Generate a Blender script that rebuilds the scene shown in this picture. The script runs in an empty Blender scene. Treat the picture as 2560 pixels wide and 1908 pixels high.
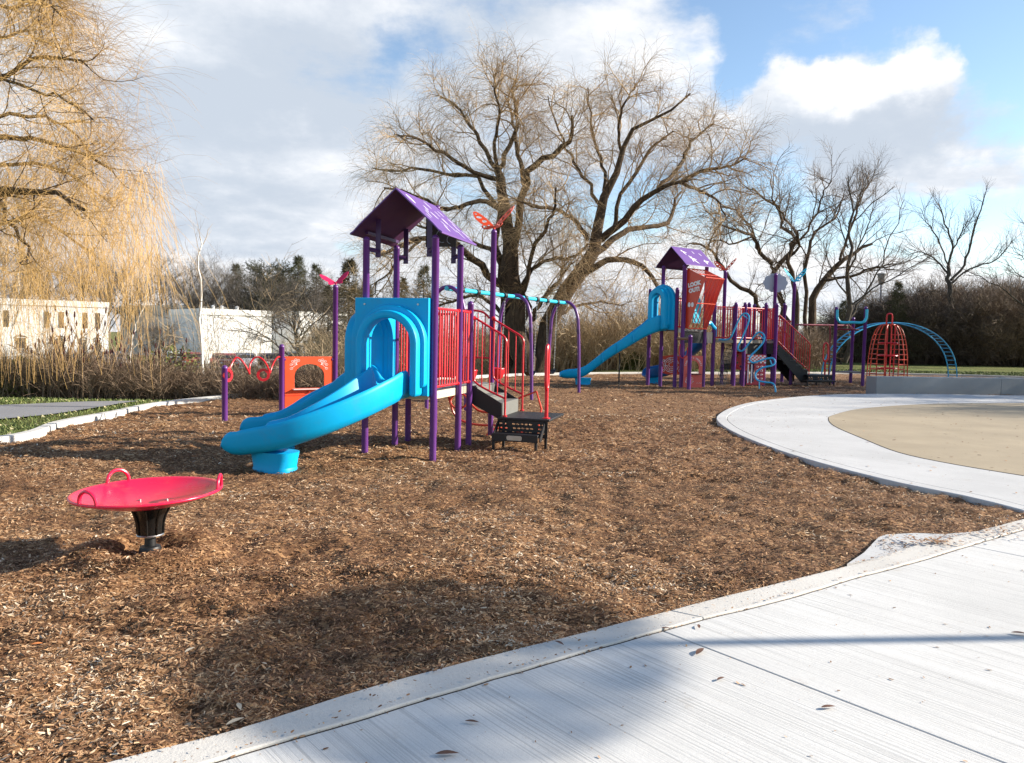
import bpy, bmesh, math, random
import numpy as np
from mathutils import Vector, Matrix, Euler
random.seed(7); RNG = np.random.default_rng(11)
R = math.radians
SC = bpy.context.scene
COL = SC.collection

# ------------------------------------------------------------------ camera
F_PX = 1923.0; CAM_H = 1.6; PITCH = 3.36; ROLL = 1.1
cam_data = bpy.data.cameras.new('camera'); cam = bpy.data.objects.new('camera', cam_data); COL.objects.link(cam)
cam_data.sensor_width = 36.0; cam_data.lens = F_PX / 2560 * 36.0
cam_data.clip_start = 0.05; cam_data.clip_end = 2000
ROT = Matrix.Rotation(R(90 - PITCH), 3, 'X') @ Matrix.Rotation(R(ROLL), 3, 'Z')
cam.location = (0, 0, CAM_H); cam.rotation_euler = ROT.to_euler()
SC.camera = cam

# ------------------------------------------------------------------ light
SUN_EL, SUN_A = 23.0, 5.0
sdir = Vector((math.cos(R(SUN_EL)) * math.cos(R(SUN_A)), math.cos(R(SUN_EL)) * math.sin(R(SUN_A)), math.sin(R(SUN_EL))))
sun_d = bpy.data.lights.new('sun', 'SUN'); sun = bpy.data.objects.new('sun', sun_d); COL.objects.link(sun)
sun_d.energy = 5.0; sun_d.angle = R(0.55); sun_d.color = (1.0, 0.91, 0.78)
sun.rotation_euler = (-sdir).to_track_quat('-Z', 'Y').to_euler(); sun.location = (30, 3, 20)
SC.view_settings.view_transform = 'Standard'; SC.view_settings.look = 'None'
SC.view_settings.exposure = 1.15; SC.view_settings.gamma = 1

def ray(px, py):
    return ROT @ Vector(((px - 1280) / F_PX, (954 - py) / F_PX, -1.0))
def G(px, py, z=0.0):                      # point of the plane at height z
    d = ray(px, py); t = (z - CAM_H) / d.z
    return Vector((d.x * t, d.y * t, z))
def W(px, py, Y):                          # point at distance Y
    d = ray(px, py); t = Y / d.y
    return Vector((d.x * t, Y, CAM_H + d.z * t))

# ------------------------------------------------------------------ world
world = bpy.data.worlds.new('World'); SC.world = world; world.use_nodes = True
def build_world():
    nt = world.node_tree; N = nt.nodes; L = nt.links; N.clear()
    def math_(op, a, b=None, clamp=False):
        n = N.new('ShaderNodeMath'); n.operation = op; n.use_clamp = clamp
        for i, v in enumerate((a, b)):
            if v is None: continue
            if isinstance(v, (int, float)): n.inputs[i].default_value = v
            else: L.new(v, n.inputs[i])
        return n.outputs[0]
    sky = N.new('ShaderNodeTexSky'); sky.sky_type = 'NISHITA'; sky.sun_disc = False
    sky.sun_elevation = R(SUN_EL); sky.sun_rotation = R(90 - SUN_A)
    sky.air_density = 1.0; sky.dust_density = 0.2; sky.ozone_density = 1.5
    tc = N.new('ShaderNodeTexCoord'); sep = N.new('ShaderNodeSeparateXYZ'); L.new(tc.outputs['Generated'], sep.inputs[0])
    az = math_('ARCTAN2', sep.outputs[0], sep.outputs[1]); el = math_('ARCSINE', sep.outputs[2])
    # cloud layer coordinates: flattened dome
    zz = math_('ADD', math_('MAXIMUM', sep.outputs[2], 0.0), 0.22)
    cx = math_('DIVIDE', sep.outputs[0], zz); cy = math_('DIVIDE', sep.outputs[1], zz)
    cv = N.new('ShaderNodeCombineXYZ'); L.new(cx, cv.inputs[0]); L.new(cy, cv.inputs[1])
    def noise(scale, detail=6, rough=0.55, off=0.0, dist=0.0):
        m = N.new('ShaderNodeMapping'); m.inputs['Location'].default_value = (off, off * .7, off * .3); L.new(cv.outputs[0], m.inputs[0])
        n = N.new('ShaderNodeTexNoise'); n.inputs['Scale'].default_value = scale; n.inputs['Detail'].default_value = detail
        n.inputs['Roughness'].default_value = rough; n.inputs['Distortion'].default_value = dist
        L.new(m.outputs[0], n.inputs['Vector']); return n
    n1 = noise(1.1, 8, .58, 3.1, .3); n2 = noise(1.9, 7, .6, 8.7, .4); n3 = noise(5.5, 6, .62, 1.3)
    # wobbling of the azimuth/elevation coordinates for ragged edges
    ae = N.new('ShaderNodeCombineXYZ'); L.new(az, ae.inputs[0]); L.new(el, ae.inputs[1])
    nw = N.new('ShaderNodeTexNoise'); nw.inputs['Scale'].default_value = 11; nw.inputs['Detail'].default_value = 7; nw.inputs['Roughness'].default_value = .6
    L.new(ae.outputs[0], nw.inputs['Vector'])
    sb = N.new('ShaderNodeVectorMath'); sb.operation = 'SUBTRACT'; L.new(nw.outputs['Color'], sb.inputs[0]); sb.inputs[1].default_value = (.5, .5, .5)
    sc_ = N.new('ShaderNodeVectorMath'); sc_.operation = 'MULTIPLY'; L.new(sb.outputs[0], sc_.inputs[0]); sc_.inputs[1].default_value = (.14, .10, 0)
    ad = N.new('ShaderNodeVectorMath'); ad.operation = 'ADD'; L.new(ae.outputs[0], ad.inputs[0]); L.new(sc_.outputs[0], ad.inputs[1])
    def blob(px, py, rx, ry, amp, soft=1.0):
        d = ray(px, py).normalized(); a0 = math.atan2(d.x, d.y); e0 = math.asin(d.z)
        s = N.new('ShaderNodeVectorMath'); s.operation = 'SUBTRACT'; L.new(ad.outputs[0], s.inputs[0]); s.inputs[1].default_value = (a0, e0, 0)
        m = N.new('ShaderNodeVectorMath'); m.operation = 'MULTIPLY'; L.new(s.outputs[0], m.inputs[0]); m.inputs[1].default_value = (F_PX / rx, F_PX / ry, 0)
        ln = N.new('ShaderNodeVectorMath'); ln.operation = 'LENGTH'; L.new(m.outputs[0], ln.inputs[0])
        mr = N.new('ShaderNodeMapRange'); mr.interpolation_type = 'SMOOTHSTEP'; L.new(ln.outputs['Value'], mr.inputs[0])
        mr.inputs[1].default_value = 1.0 + .25 * soft; mr.inputs[2].default_value = max(0.0, 1.0 - .9 * soft); mr.inputs[3].default_value = 0; mr.inputs[4].default_value = amp
        return mr.outputs[0]
    def total(lst):
        t = lst[0]
        for x in lst[1:]: t = math_('ADD', t, x)
        return t
    cover = total([math_('MULTIPLY', math_('SUBTRACT', n1.outputs[0], .5), 2.6),
        math_('MULTIPLY', math_('SUBTRACT', n3.outputs[0], .5), .9),
        blob(1280, 830, 2600, 190, .75), blob(300, 250, 1350, 560, .62), blob(-900, 300, 1200, 800, .5), blob(1500, 130, 620, 260, .42), blob(2150, 290, 290, 125, .58, .9),
        blob(2030, 235, 190, 70, .4, .6), blob(2200, 190, 170, 90, .5, .5), blob(2360, 400, 420, 80, .5), blob(1800, 330, 170, 110, .45), blob(2000, 640, 900, 120, .55),
        blob(2130, 70, 120, 70, .35), blob(700, 520, 700, 160, .3),
        blob(2350, 80, 320, 130, -.5), blob(1850, 130, 90, 260, -.45), blob(2400, 560, 520, 90, -.45), blob(1780, 480, 260, 90, -.35),
        blob(860, 640, 160, 60, -.2), blob(1000, 110, 120, 80, -.35), blob(1900, -500, 1500, 420, -.35)])
    cov = N.new('ShaderNodeMapRange'); cov.interpolation_type = 'SMOOTHSTEP'; L.new(cover, cov.inputs[0])
    cov.inputs[1].default_value = -0.10; cov.inputs[2].default_value = 0.50
    high = N.new('ShaderNodeMapRange'); high.interpolation_type = 'SMOOTHSTEP'; L.new(el, high.inputs[0])
    high.inputs[1].default_value = .48; high.inputs[2].default_value = .85; high.inputs[3].default_value = 1; high.inputs[4].default_value = .08
    covr = math_('MULTIPLY', cov.outputs[0], high.outputs[0])
    bright = total([math_('MULTIPLY', math_('SUBTRACT', n2.outputs[0], .5), 2.2), math_('MULTIPLY', math_('SUBTRACT', n3.outputs[0], .5), 1.5),
        blob(300, 50, 260, 80, .4), blob(800, 350, 380, 60, .3), blob(1560, 100, 380, 180, .25), blob(2165, 205, 200, 75, .55, .9), blob(450, 700, 600, 90, .4),
        blob(2000, 640, 900, 110, .5), blob(2450, 400, 250, 70, .4), blob(1800, 300, 90, 80, .4),
        blob(760, 210, 560, 190, -.8), blob(480, 300, 300, 170, -.55), blob(620, 470, 300, 60, -.4), blob(2170, 345, 360, 85, -.9), blob(1250, 60, 260, 120, -.4), blob(560, 560, 260, 70, -.4)])
    br = N.new('ShaderNodeMapRange'); br.interpolation_type = 'SMOOTHSTEP'; L.new(bright, br.inputs[0]); br.inputs[1].default_value = -.85; br.inputs[2].default_value = .75
    ramp = N.new('ShaderNodeValToRGB'); L.new(br.outputs[0], ramp.inputs[0])
    ramp.color_ramp.elements[0].color = (.50, .56, .645, 1); ramp.color_ramp.elements[1].color = (.90, .90, .91, 1)
    e = ramp.color_ramp.elements.new(.5); e.color = (.66, .70, .76, 1)
    b1 = N.new('ShaderNodeBackground'); L.new(sky.outputs[0], b1.inputs[0]); b1.inputs[1].default_value = .10
    b2 = N.new('ShaderNodeBackground'); L.new(ramp.outputs[0], b2.inputs[0]); b2.inputs[1].default_value = .57
    mx = N.new('ShaderNodeMixShader'); L.new(covr, mx.inputs[0]); L.new(b1.outputs[0], mx.inputs[1]); L.new(b2.outputs[0], mx.inputs[2])
    out = N.new('ShaderNodeOutputWorld'); L.new(mx.outputs[0], out.inputs[0])
build_world()

# ------------------------------------------------------------------ materials
def nt_of(m):
    m.use_nodes = True; nt = m.node_tree; return nt, nt.nodes, nt.links, nt.nodes['Principled BSDF']
MATS = {}
def mat(name, col, rough=.5, metal=0.0, var=.12, vscale=6.0, bump=0.0, bscale=60.0, coat=0.0, spec=.5, dirt=0.0):
    if name in MATS: return MATS[name]
    m = bpy.data.materials.new(name); nt, N, L, P = nt_of(m)
    tc = N.new('ShaderNodeTexCoord')
    nz = N.new('ShaderNodeTexNoise'); nz.inputs['Scale'].default_value = vscale; nz.inputs['Detail'].default_value = 5; L.new(tc.outputs['Object'], nz.inputs['Vector'])
    mx = N.new('ShaderNodeMix'); mx.data_type = 'RGBA'
    mx.inputs[6].default_value = (*[c * (1 - var) for c in col], 1); mx.inputs[7].default_value = (*[min(1, c * (1 + var)) for c in col], 1)
    L.new(nz.outputs[0], mx.inputs[0]); cout = mx.outputs[2]
    if dirt:
        n2 = N.new('ShaderNodeTexNoise'); n2.inputs['Scale'].default_value = vscale * 2.3; n2.inputs['Detail'].default_value = 8; n2.inputs['Roughness'].default_value = .7; L.new(tc.outputs['Object'], n2.inputs['Vector'])
        mr = N.new('ShaderNodeMapRange'); mr.inputs[1].default_value = .52; mr.inputs[2].default_value = .75; mr.inputs[4].default_value = dirt; L.new(n2.outputs[0], mr.inputs[0])
        m2 = N.new('ShaderNodeMix'); m2.data_type = 'RGBA'; L.new(mr.outputs[0], m2.inputs[0]); L.new(cout, m2.inputs[6]); m2.inputs[7].default_value = (.13, .10, .075, 1); cout = m2.outputs[2]
    L.new(cout, P.inputs['Base Color'])
    rr = N.new('ShaderNodeMapRange'); L.new(nz.outputs[0], rr.inputs[0]); rr.inputs[3].default_value = max(0, rough - .08); rr.inputs[4].default_value = min(1, rough + .1); L.new(rr.outputs[0], P.inputs['Roughness'])
    P.inputs['Metallic'].default_value = metal; P.inputs['Coat Weight'].default_value = coat; P.inputs['Specular IOR Level'].default_value = spec
    if bump:
        nb = N.new('ShaderNodeTexNoise'); nb.inputs['Scale'].default_value = bscale; nb.inputs['Detail'].default_value = 6; L.new(tc.outputs['Object'], nb.inputs['Vector'])
        bp = N.new('ShaderNodeBump'); bp.inputs['Strength'].default_value = bump; bp.inputs['Distance'].default_value = .01; L.new(nb.outputs[0], bp.inputs['Height']); L.new(bp.outputs[0], P.inputs['Normal'])
    MATS[name] = m; return m
purple = mat('purple_paint', (.105, .026, .175), .34, var=.10, vscale=3, dirt=.12)
under_roof_shade = mat('shaded_underside', (.045, .006, .045), .6)  # roof purple darkened for the bottom faces, deep shade put into the colour
purple_roof = mat('purple_roof', (.12, .048, .235), .5, var=.06, vscale=2, dirt=.1)
blue = mat('blue_plastic', (.0, .35, .66), .46, spec=.24, var=.10, vscale=2.5, bump=.05, bscale=25, dirt=.16)
blue_paint = mat('blue_paint', (.03, .36, .62), .35, var=.1)
aqua = mat('aqua_paint', (.03, .45, .62), .35, var=.1)
red = mat('red_paint', (.55, .012, .022), .32, var=.1)
pink_red = mat('crimson_plastic', (.72, .012, .06), .26, var=.07, vscale=3, bump=.02, bscale=30, dirt=.4)
orange = mat('orange_panel', (.70, .065, .012), .42, var=.08)
orange_red = mat('orange_red_paint', (.55, .045, .015), .36, var=.1)
coral = mat('coral_panel', (.62, .10, .08), .45, var=.08)
magenta = mat('magenta_plate', (.62, .015, .09), .4)
black = mat('black_coating', (.008, .008, .009), .5, var=.3, bump=.05, bscale=80)
steel = mat('galvanised_steel', (.42, .42, .42), .35, metal=.9)
cream = mat('cream_edge', (.55, .49, .36), .5)
deckm = mat('grey_deck', (.17, .17, .17), .6, bump=.1, bscale=70, dirt=.3)
white = mat('white_plate', (.72, .72, .72), .5)
grey = mat('grey_panel', (.36, .39, .46), .5)
darkpanel = mat('brown_panel', (.035, .022, .022), .5)
brownm = mat('brown_beam', (.22, .11, .06), .55)
step_grey = mat('grey_step', (.13, .13, .12), .6, bump=.2, bscale=60)

# ------------------------------------------------------------------ mesh helpers
def link(name, me, m=None, parent=None, sharp=35, bevel=0, bevseg=2):
    o = bpy.data.objects.new(name, me); COL.objects.link(o)
    if m is not None and not me.materials: me.materials.append(m)
    if parent is not None: o.parent = parent
    if sharp is not None:
        me.shade_smooth()
        try: me.set_sharp_from_angle(angle=R(sharp))
        except Exception: pass
    if bevel:
        b = o.modifiers.new('bevel', 'BEVEL'); b.width = bevel; b.segments = bevseg; b.limit_method = 'ANGLE'; b.angle_limit = R(40)
    return o
def thing(name, label, cat, loc=(0, 0, 0), rz=0.0, group=None):
    o = bpy.data.objects.new(name, None); COL.objects.link(o); o.empty_display_size = .2
    o.location = loc; o.rotation_euler = (0, 0, rz); o['label'] = label; o['category'] = cat
    if group: o['group'] = group
    return o
def tag(o, label, cat, group=None):
    o['label'] = label; o['category'] = cat
    if group: o['group'] = group
    return o
def kind(o, k='structure', label=None, cat=None):
    o['kind'] = k
    if label: o['label'] = label; o['category'] = cat
    return o
def clone(root, loc=None, rz=None, label=None, scale=None):
    def rec(o, parent):
        c = o.copy(); COL.objects.link(c); c.parent = parent
        for ch in list(o.children): rec(ch, c)
        return c
    c = rec(root, None)
    if loc is not None: c.location = loc
    if rz is not None: c.rotation_euler = (0, 0, rz)
    if scale is not None: c.scale = scale if hasattr(scale, '__len__') else (scale,) * 3
    if label: c['label'] = label
    return c

class MB:
    def __init__(s): s.v = []; s.f = []; s.k = []
    def add(s, vs, fs):
        b = len(s.v); s.k.append((b, len(s.f))); s.v += [tuple(x) for x in vs]; s.f += [tuple(i + b for i in f) for f in fs]; return s
    def box(s, lo, hi, M=None):
        x0, y0, z0 = lo; x1, y1, z1 = hi
        vs = [Vector(p) for p in ((x0, y0, z0), (x1, y0, z0), (x1, y1, z0), (x0, y1, z0), (x0, y0, z1), (x1, y0, z1), (x1, y1, z1), (x0, y1, z1))]
        if M is not None: vs = [M @ p for p in vs]
        return s.add(vs, [(0, 3, 2, 1), (4, 5, 6, 7), (0, 1, 5, 4), (1, 2, 6, 5), (2, 3, 7, 6), (3, 0, 4, 7)])
    def tube(s, pts, r, n=8, cap=True, closed=False):
        pts = [Vector(p) for p in pts]; m = len(pts)
        rs = r if hasattr(r, '__len__') else [r] * m
        T = []
        for i in range(m):
            a = pts[(i - 1) % m] if (i > 0 or closed) else pts[0]; b = pts[(i + 1) % m] if (i < m - 1 or closed) else pts[-1]
            t = (b - a); T.append(t.normalized() if t.length > 1e-9 else Vector((0, 0, 1)))
        ref = Vector((0, 0, 1)) if abs(T[0].z) < .9 else Vector((1, 0, 0))
        nrm = (ref - T[0] * ref.dot(T[0])).normalized(); vs = []
        for i in range(m):
            nrm = (nrm - T[i] * nrm.dot(T[i]))
            nrm = nrm.normalized() if nrm.length > 1e-6 else T[i].orthogonal().normalized()
            bn = T[i].cross(nrm)
            for k in range(n):
                a = 2 * math.pi * k / n; vs.append(pts[i] + (nrm * math.cos(a) + bn * math.sin(a)) * rs[i])
        fs = []
        for i in range(m if closed else m - 1):
            j = (i + 1) % m
            for k in range(n): fs.append((i * n + k, i * n + (k + 1) % n, j * n + (k + 1) % n, j * n + k))
        if cap and not closed: fs += [tuple(reversed(range(n))), tuple(range((m - 1) * n, m * n))]
        return s.add(vs, fs)
    def lathe(s, prof, n=24, c=(0, 0, 0)):      # prof: list of (r,z)
        vs = []; fs = []
        for r, z in prof:
            for k in range(n):
                a = 2 * math.pi * k / n; vs.append((c[0] + r * math.cos(a), c[1] + r * math.sin(a), c[2] + z))
        for i in range(len(prof) - 1):
            for k in range(n): fs.append((i * n + k, i * n + (k + 1) % n, (i + 1) * n + (k + 1) % n, (i + 1) * n + k))
        fs += [tuple(reversed(range(n))), tuple(range((len(prof) - 1) * n, len(prof) * n))]
        return s.add(vs, fs)
    def prism(s, poly, z0, z1, M=None):          # poly in xy
        n = len(poly); vs = [Vector((p[0], p[1], z0)) for p in poly] + [Vector((p[0], p[1], z1)) for p in poly]
        if M is not None: vs = [M @ v for v in vs]
        fs = [tuple(reversed(range(n))), tuple(range(n, 2 * n))] + [(i, (i + 1) % n, n + (i + 1) % n, n + i) for i in range(n)]
        return s.add(vs, fs)
    def sphere(s, c, r, n=12, m=8, sc=(1, 1, 1)):
        prof = [(r * math.sin(math.pi * i / m) + 1e-4, -r * math.cos(math.pi * i / m)) for i in range(m + 1)]
        b = len(s.v); s.lathe(prof, n)
        for i in range(b, len(s.v)):
            x, y, z = s.v[i]; s.v[i] = (c[0] + x * sc[0], c[1] + y * sc[1], c[2] + z * sc[2])
        return s
    def each(s, name, m=None, parent=None, sharp=35, bevel=0, bevseg=2):
        out = []; k = s.k + [(len(s.v), len(s.f))]
        for (b, f), (b2, f2) in zip(k, k[1:]):
            q = MB(); q.v = s.v[b:b2]; q.f = [tuple(i - b for i in g) for g in s.f[f:f2]]; out.append(q.build(name, m, parent, sharp, bevel, bevseg))
        return out
    def build(s, name, m=None, parent=None, sharp=35, bevel=0, bevseg=2):
        me = bpy.data.meshes.new(name); me.from_pydata(s.v, [], s.f); me.update()
        return link(name, me, m, parent, sharp, bevel, bevseg)
def smooth_path(pts, n=6, closed=False):
    P = [Vector(p) for p in pts]; out = []; m = len(P)
    rng = range(m) if closed else range(m - 1)
    for i in rng:
        p0 = P[(i - 1) % m] if (closed or i > 0) else P[0]; p1 = P[i]; p2 = P[(i + 1) % m]; p3 = P[(i + 2) % m] if (closed or i + 2 < m) else P[-1]
        for k in range(n):
            t = k / n; out.append(.5 * ((2 * p1) + (p2 - p0) * t + (2 * p0 - 5 * p1 + 4 * p2 - p3) * t * t + (3 * p1 - p0 - 3 * p2 + p3) * t ** 3))
    if not closed: out.append(P[-1])
    return out
def curve_mesh(splines, thick, bevel=0.0):
    cu = bpy.data.curves.new('tmp', 'CURVE'); cu.dimensions = '2D'; cu.fill_mode = 'BOTH'; cu.extrude = thick / 2; cu.bevel_depth = bevel; cu.bevel_resolution = 1
    for pts in splines:
        sp = cu.splines.new('POLY'); sp.points.add(len(pts) - 1); sp.use_cyclic_u = True
        for i, p in enumerate(pts): sp.points[i].co = (p[0], p[1], 0, 1)
    o = bpy.data.objects.new('tmp', cu); COL.objects.link(o); dg = bpy.context.evaluated_depsgraph_get(); dg.update()
    me = bpy.data.meshes.new_from_object(o.evaluated_get(dg)); bpy.data.objects.remove(o); bpy.data.curves.remove(cu); return me
def text_mesh(txt, size, thick=.006, shear=0.0, offset=0.0):
    cu = bpy.data.curves.new('tmp', 'FONT'); cu.body = txt; cu.size = size; cu.extrude = thick / 2; cu.align_x = 'CENTER'; cu.align_y = 'CENTER'; cu.shear = shear; cu.offset = offset; cu.resolution_u = 3
    o = bpy.data.objects.new('tmp', cu); COL.objects.link(o); dg = bpy.context.evaluated_depsgraph_get(); dg.update()
    me = bpy.data.meshes.new_from_object(o.evaluated_get(dg)); bpy.data.objects.remove(o); bpy.data.curves.remove(cu); return me
UP = Matrix(((1, 0, 0, 0), (0, 0, -1, 0), (0, 1, 0, 0), (0, 0, 0, 1)))   # plate xy -> xz, facing -y
def plate(name, splines, thick, m, parent=None, M=None, bevel=0.0):
    me = curve_mesh(splines, thick, bevel); me.transform((M if M is not None else Matrix.Identity(4)) @ UP); me.materials.clear()
    return link(name, me, m, parent, 35)
def frame(o, x):                              # matrix with local x axis towards x (flat), z up, origin o
    x = Vector((x[0], x[1], 0)).normalized(); y = Vector((0, 0, 1)).cross(x)
    return Matrix(((x.x, y.x, 0, o[0]), (x.y, y.y, 0, o[1]), (0, 0, 1, o[2] if len(o) > 2 else 0), (0, 0, 0, 1)))
def circ(cx, cy, r, n=20, a0=0, a1=2 * math.pi, sx=1, sy=1):
    full = abs(a1 - a0 - 2 * math.pi) < 1e-6
    return [(cx + sx * r * math.cos(a0 + (a1 - a0) * i / (n if full else n - 1)), cy + sy * r * math.sin(a0 + (a1 - a0) * i / (n if full else n - 1))) for i in range(n)]
def arch_poly(cx, w, z0, zc, n=18):            # arch opening: straight legs up to zc then a half circle
    return [(cx - w / 2, z0), (cx + w / 2, z0)] + circ(cx, zc, w / 2, n, 0, math.pi)
def big_mesh(name, V, Fq, m, parent=None, tone=None, smooth=False, nv=4):
    me = bpy.data.meshes.new(name); nF = len(Fq)
    me.vertices.add(len(V)); me.vertices.foreach_set('co', np.ascontiguousarray(V, np.float32).ravel())
    me.loops.add(nF * nv); me.loops.foreach_set('vertex_index', np.ascontiguousarray(Fq, np.int32).ravel())
    me.polygons.add(nF); me.polygons.foreach_set('loop_start', np.arange(0, nF * nv, nv, dtype=np.int32))
    try: me.polygons.foreach_set('loop_total', np.full(nF, nv, np.int32))
    except Exception: pass
    me.polygons.foreach_set('use_smooth', np.full(nF, smooth, bool))
    if tone is not None:
        a = me.attributes.new('tone', 'FLOAT', 'POINT'); a.data.foreach_set('value', np.ascontiguousarray(tone, np.float32))
    me.update(); me.validate()
    o = bpy.data.objects.new(name, me); COL.objects.link(o); me.materials.append(m)
    if parent is not None: o.parent = parent
    return o
# ------------------------------------------------------------------ noise + terrain
def vnoise(x, y, seed=0):
    xi = np.floor(x).astype(np.int64); yi = np.floor(y).astype(np.int64); fx = x - xi; fy = y - yi
    def h(a, b):
        n = (a * 374761393 + b * 668265263 + seed * 1442695041) & 0x7fffffff
        n = ((n ^ (n >> 13)) * 1274126177) & 0x7fffffff
        return ((n ^ (n >> 16)) & 0xffff) / 65535.0
    u = fx * fx * (3 - 2 * fx); v = fy * fy * (3 - 2 * fy)
    return (h(xi, yi) * (1 - u) + h(xi + 1, yi) * u) * (1 - v) + (h(xi, yi + 1) * (1 - u) + h(xi + 1, yi + 1) * u) * v
def fbm(x, y, o=4, seed=0, g=.5):
    s = 0; a = 1; t = 0
    for i in range(o): s = s + a * vnoise(x * 2 ** i, y * 2 ** i, seed + i); t += a; a *= g
    return s / t
def sst(a, b, x):
    t = np.clip((x - a) / (b - a), 0, 1); return t * t * (3 - 2 * t)
def gz(x, y):                                  # land outside the playground
    x = np.asarray(x, float); y = np.asarray(y, float)
    left = 1 - sst(-4, 3, x - .04 * y)
    z = -1.9 * sst(15.5, 30, y) * left - 1.4 * sst(38, 60, y) * (1 - left) * (1 - sst(12, 20, x)) 
    z = z + .12 * (fbm(x * .25, y * .25, 3, 5) - .5) * sst(12, 25, np.hypot(x, y))
    return z
SPIN = G(376, 1396)                            # spinner foot
def mz(x, y):                                  # mulch height
    x = np.asarray(x, float); y = np.asarray(y, float)
    z = .095 * (fbm(x * 1.3, y * 1.3, 3, 3) - .5) + .075 * (fbm(x * 4.5, y * 4.5, 3, 9) - .5) + .03 * (vnoise(x * 14, y * 14, 4) - .5)
    r = np.hypot((x - SPIN.x + .02), (y - SPIN.y)); z = z + .10 * np.exp(-((r - .34) / .17) ** 2) * (.55 + .9 * vnoise(x * 3 + 5, y * 3, 2)) - .02 * np.exp(-(r / .15) ** 2)
    for (bx, by, a, s) in ((.2, 5.0, .035, .8), (G(2150, 1310).x, G(2150, 1310).y, -.05, .22), (G(1800, 1200).x, G(1800, 1200).y, -.045, .3), (G(2080, 1260).x, G(2080, 1260).y, -.045, .2), (G(1950, 1215).x, G(1950, 1215).y, .04, .3), (-3.55, 9.1, -.05, .45), (-4.05, 10.9, -.05, .4)):
        z = z + a * np.exp(-((x - bx) ** 2 + (y - by) ** 2) / s ** 2)
    return np.minimum(z, .11)

# ------------------------------------------------------------------ outlines (ground plane)
def GP(lst, z=0.0): return [G(a, b, z) for a, b in lst]
kerb_up = GP([(247, 1904), (609, 1809), (1015, 1687), (1500, 1566), (1682, 1519), (1930, 1457), (2155, 1402), (2290, 1360), (2420, 1330), (2560, 1294)], .07)
kerb_lo = GP([(474, 1908), (880, 1792), (1218, 1691), (1500, 1610), (1725, 1548), (1978, 1486), (2141, 1437), (2284, 1400), (2430, 1356), (2560, 1318)], .07)
def extend(pts, a, b):
    p = [Vector(q) for q in pts]
    d0 = (p[0] - p[1]).normalized() * a; d1 = (p[-1] - p[-2]).normalized() * b
    return [p[0] + d0] + p + [p[-1] + d1]
ring_out = GP([(2560, 1276), (2423, 1242), (2249, 1207), (2076, 1164), (1946, 1125), (1842, 1084), (1797, 1056), (1795, 1038), (1834, 1017), (1903, 1002), (2033, 989), (2169, 985), (2350, 986), (2560, 989)], .05)
pad_out = GP([(2560, 1190), (2379, 1160), (2249, 1132), (2163, 1099), (2089, 1067), (2072, 1049), (2085, 1038), (2163, 1021), (2336, 1010), (2560, 1008)], .05)
far_kerb = GP([(0, 1112), (162, 1068), (298, 1041), (406, 1018), (600, 995), (697, 984), (860, 968), (1050, 954), (1200, 945), (1345, 939), (1600, 936), (1980, 935.5), (2150, 936), (2400, 941), (2560, 946)])

def resample(pts, n):
    pts = smooth_path(pts, 8); d = [0]
    for a, b in zip(pts, pts[1:]): d.append(d[-1] + (b - a).length)
    out = []; j = 0
    for i in range(n):
        t = d[-1] * i / (n - 1)
        while j < len(d) - 2 and d[j + 1] < t: j += 1
        w = (t - d[j]) / max(1e-9, d[j + 1] - d[j]); out.append(pts[j].lerp(pts[j + 1], w))
    return out

# ------------------------------------------------------------------ ground materials
def ground_mat(name, build):
    m = bpy.data.materials.new(name); nt, N, L, P = nt_of(m); build(nt, N, L, P); return m
def tex(N, L, kind_, vec, **k):
    n = N.new(kind_)
    for a, b in k.items():
        if a in n.inputs: n.inputs[a].default_value = b
        else: setattr(n, a, b)
    if vec is not None: L.new(vec, n.inputs['Vector'])
    return n
def ramp_(N, L, src, stops):
    r = N.new('ShaderNodeValToRGB'); L.new(src, r.inputs[0]); els = r.color_ramp.elements
    while len(els) < len(stops): els.new(.5)
    for e, (p, c) in zip(els, stops): e.position = p; e.color = (*c, 1)
    return r.outputs[0]
def mixc(N, L, f, a, b, mode='MIX'):
    n = N.new('ShaderNodeMix'); n.data_type = 'RGBA'; n.blend_type = mode
    for s, v in ((0, f), (6, a), (7, b)):
        if isinstance(v, (int, float)): n.inputs[s].default_value = v
        elif isinstance(v, tuple): n.inputs[s].default_value = (*v, 1)
        else: L.new(v, n.inputs[s])
    return n.outputs[2]
def mapping(N, L, vec, rot=0, scale=(1, 1, 1), loc=(0, 0, 0)):
    if rot: vec = mapping(N, L, vec, 0, (1, 1, 1)) if False else _rot(N, L, vec, rot); rot = 0
    m = N.new('ShaderNodeMapping'); m.inputs['Rotation'].default_value = (0, 0, rot); m.inputs['Scale'].default_value = scale; m.inputs['Location'].default_value = loc; L.new(vec, m.inputs[0]); return m.outputs[0]
def _rot(N, L, vec, a):
    m = N.new('ShaderNodeMapping'); m.inputs['Rotation'].default_value = (0, 0, a); L.new(vec, m.inputs[0]); return m.outputs[0]
def rng_(N, L, src, a, b, c=0, d=1, smooth=False):
    m = N.new('ShaderNodeMapRange'); L.new(src, m.inputs[0]); m.inputs[1].default_value = a; m.inputs[2].default_value = b; m.inputs[3].default_value = c; m.inputs[4].default_value = d
    if smooth: m.interpolation_type = 'SMOOTHSTEP'
    return m.outputs[0]
MULCH = [(0, (.09, .043, .020)), (.35, (.20, .102, .047)), (.6, (.345, .19, .088)), (.82, (.46, .29, .15)), (1, (.58, .45, .28))]
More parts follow.
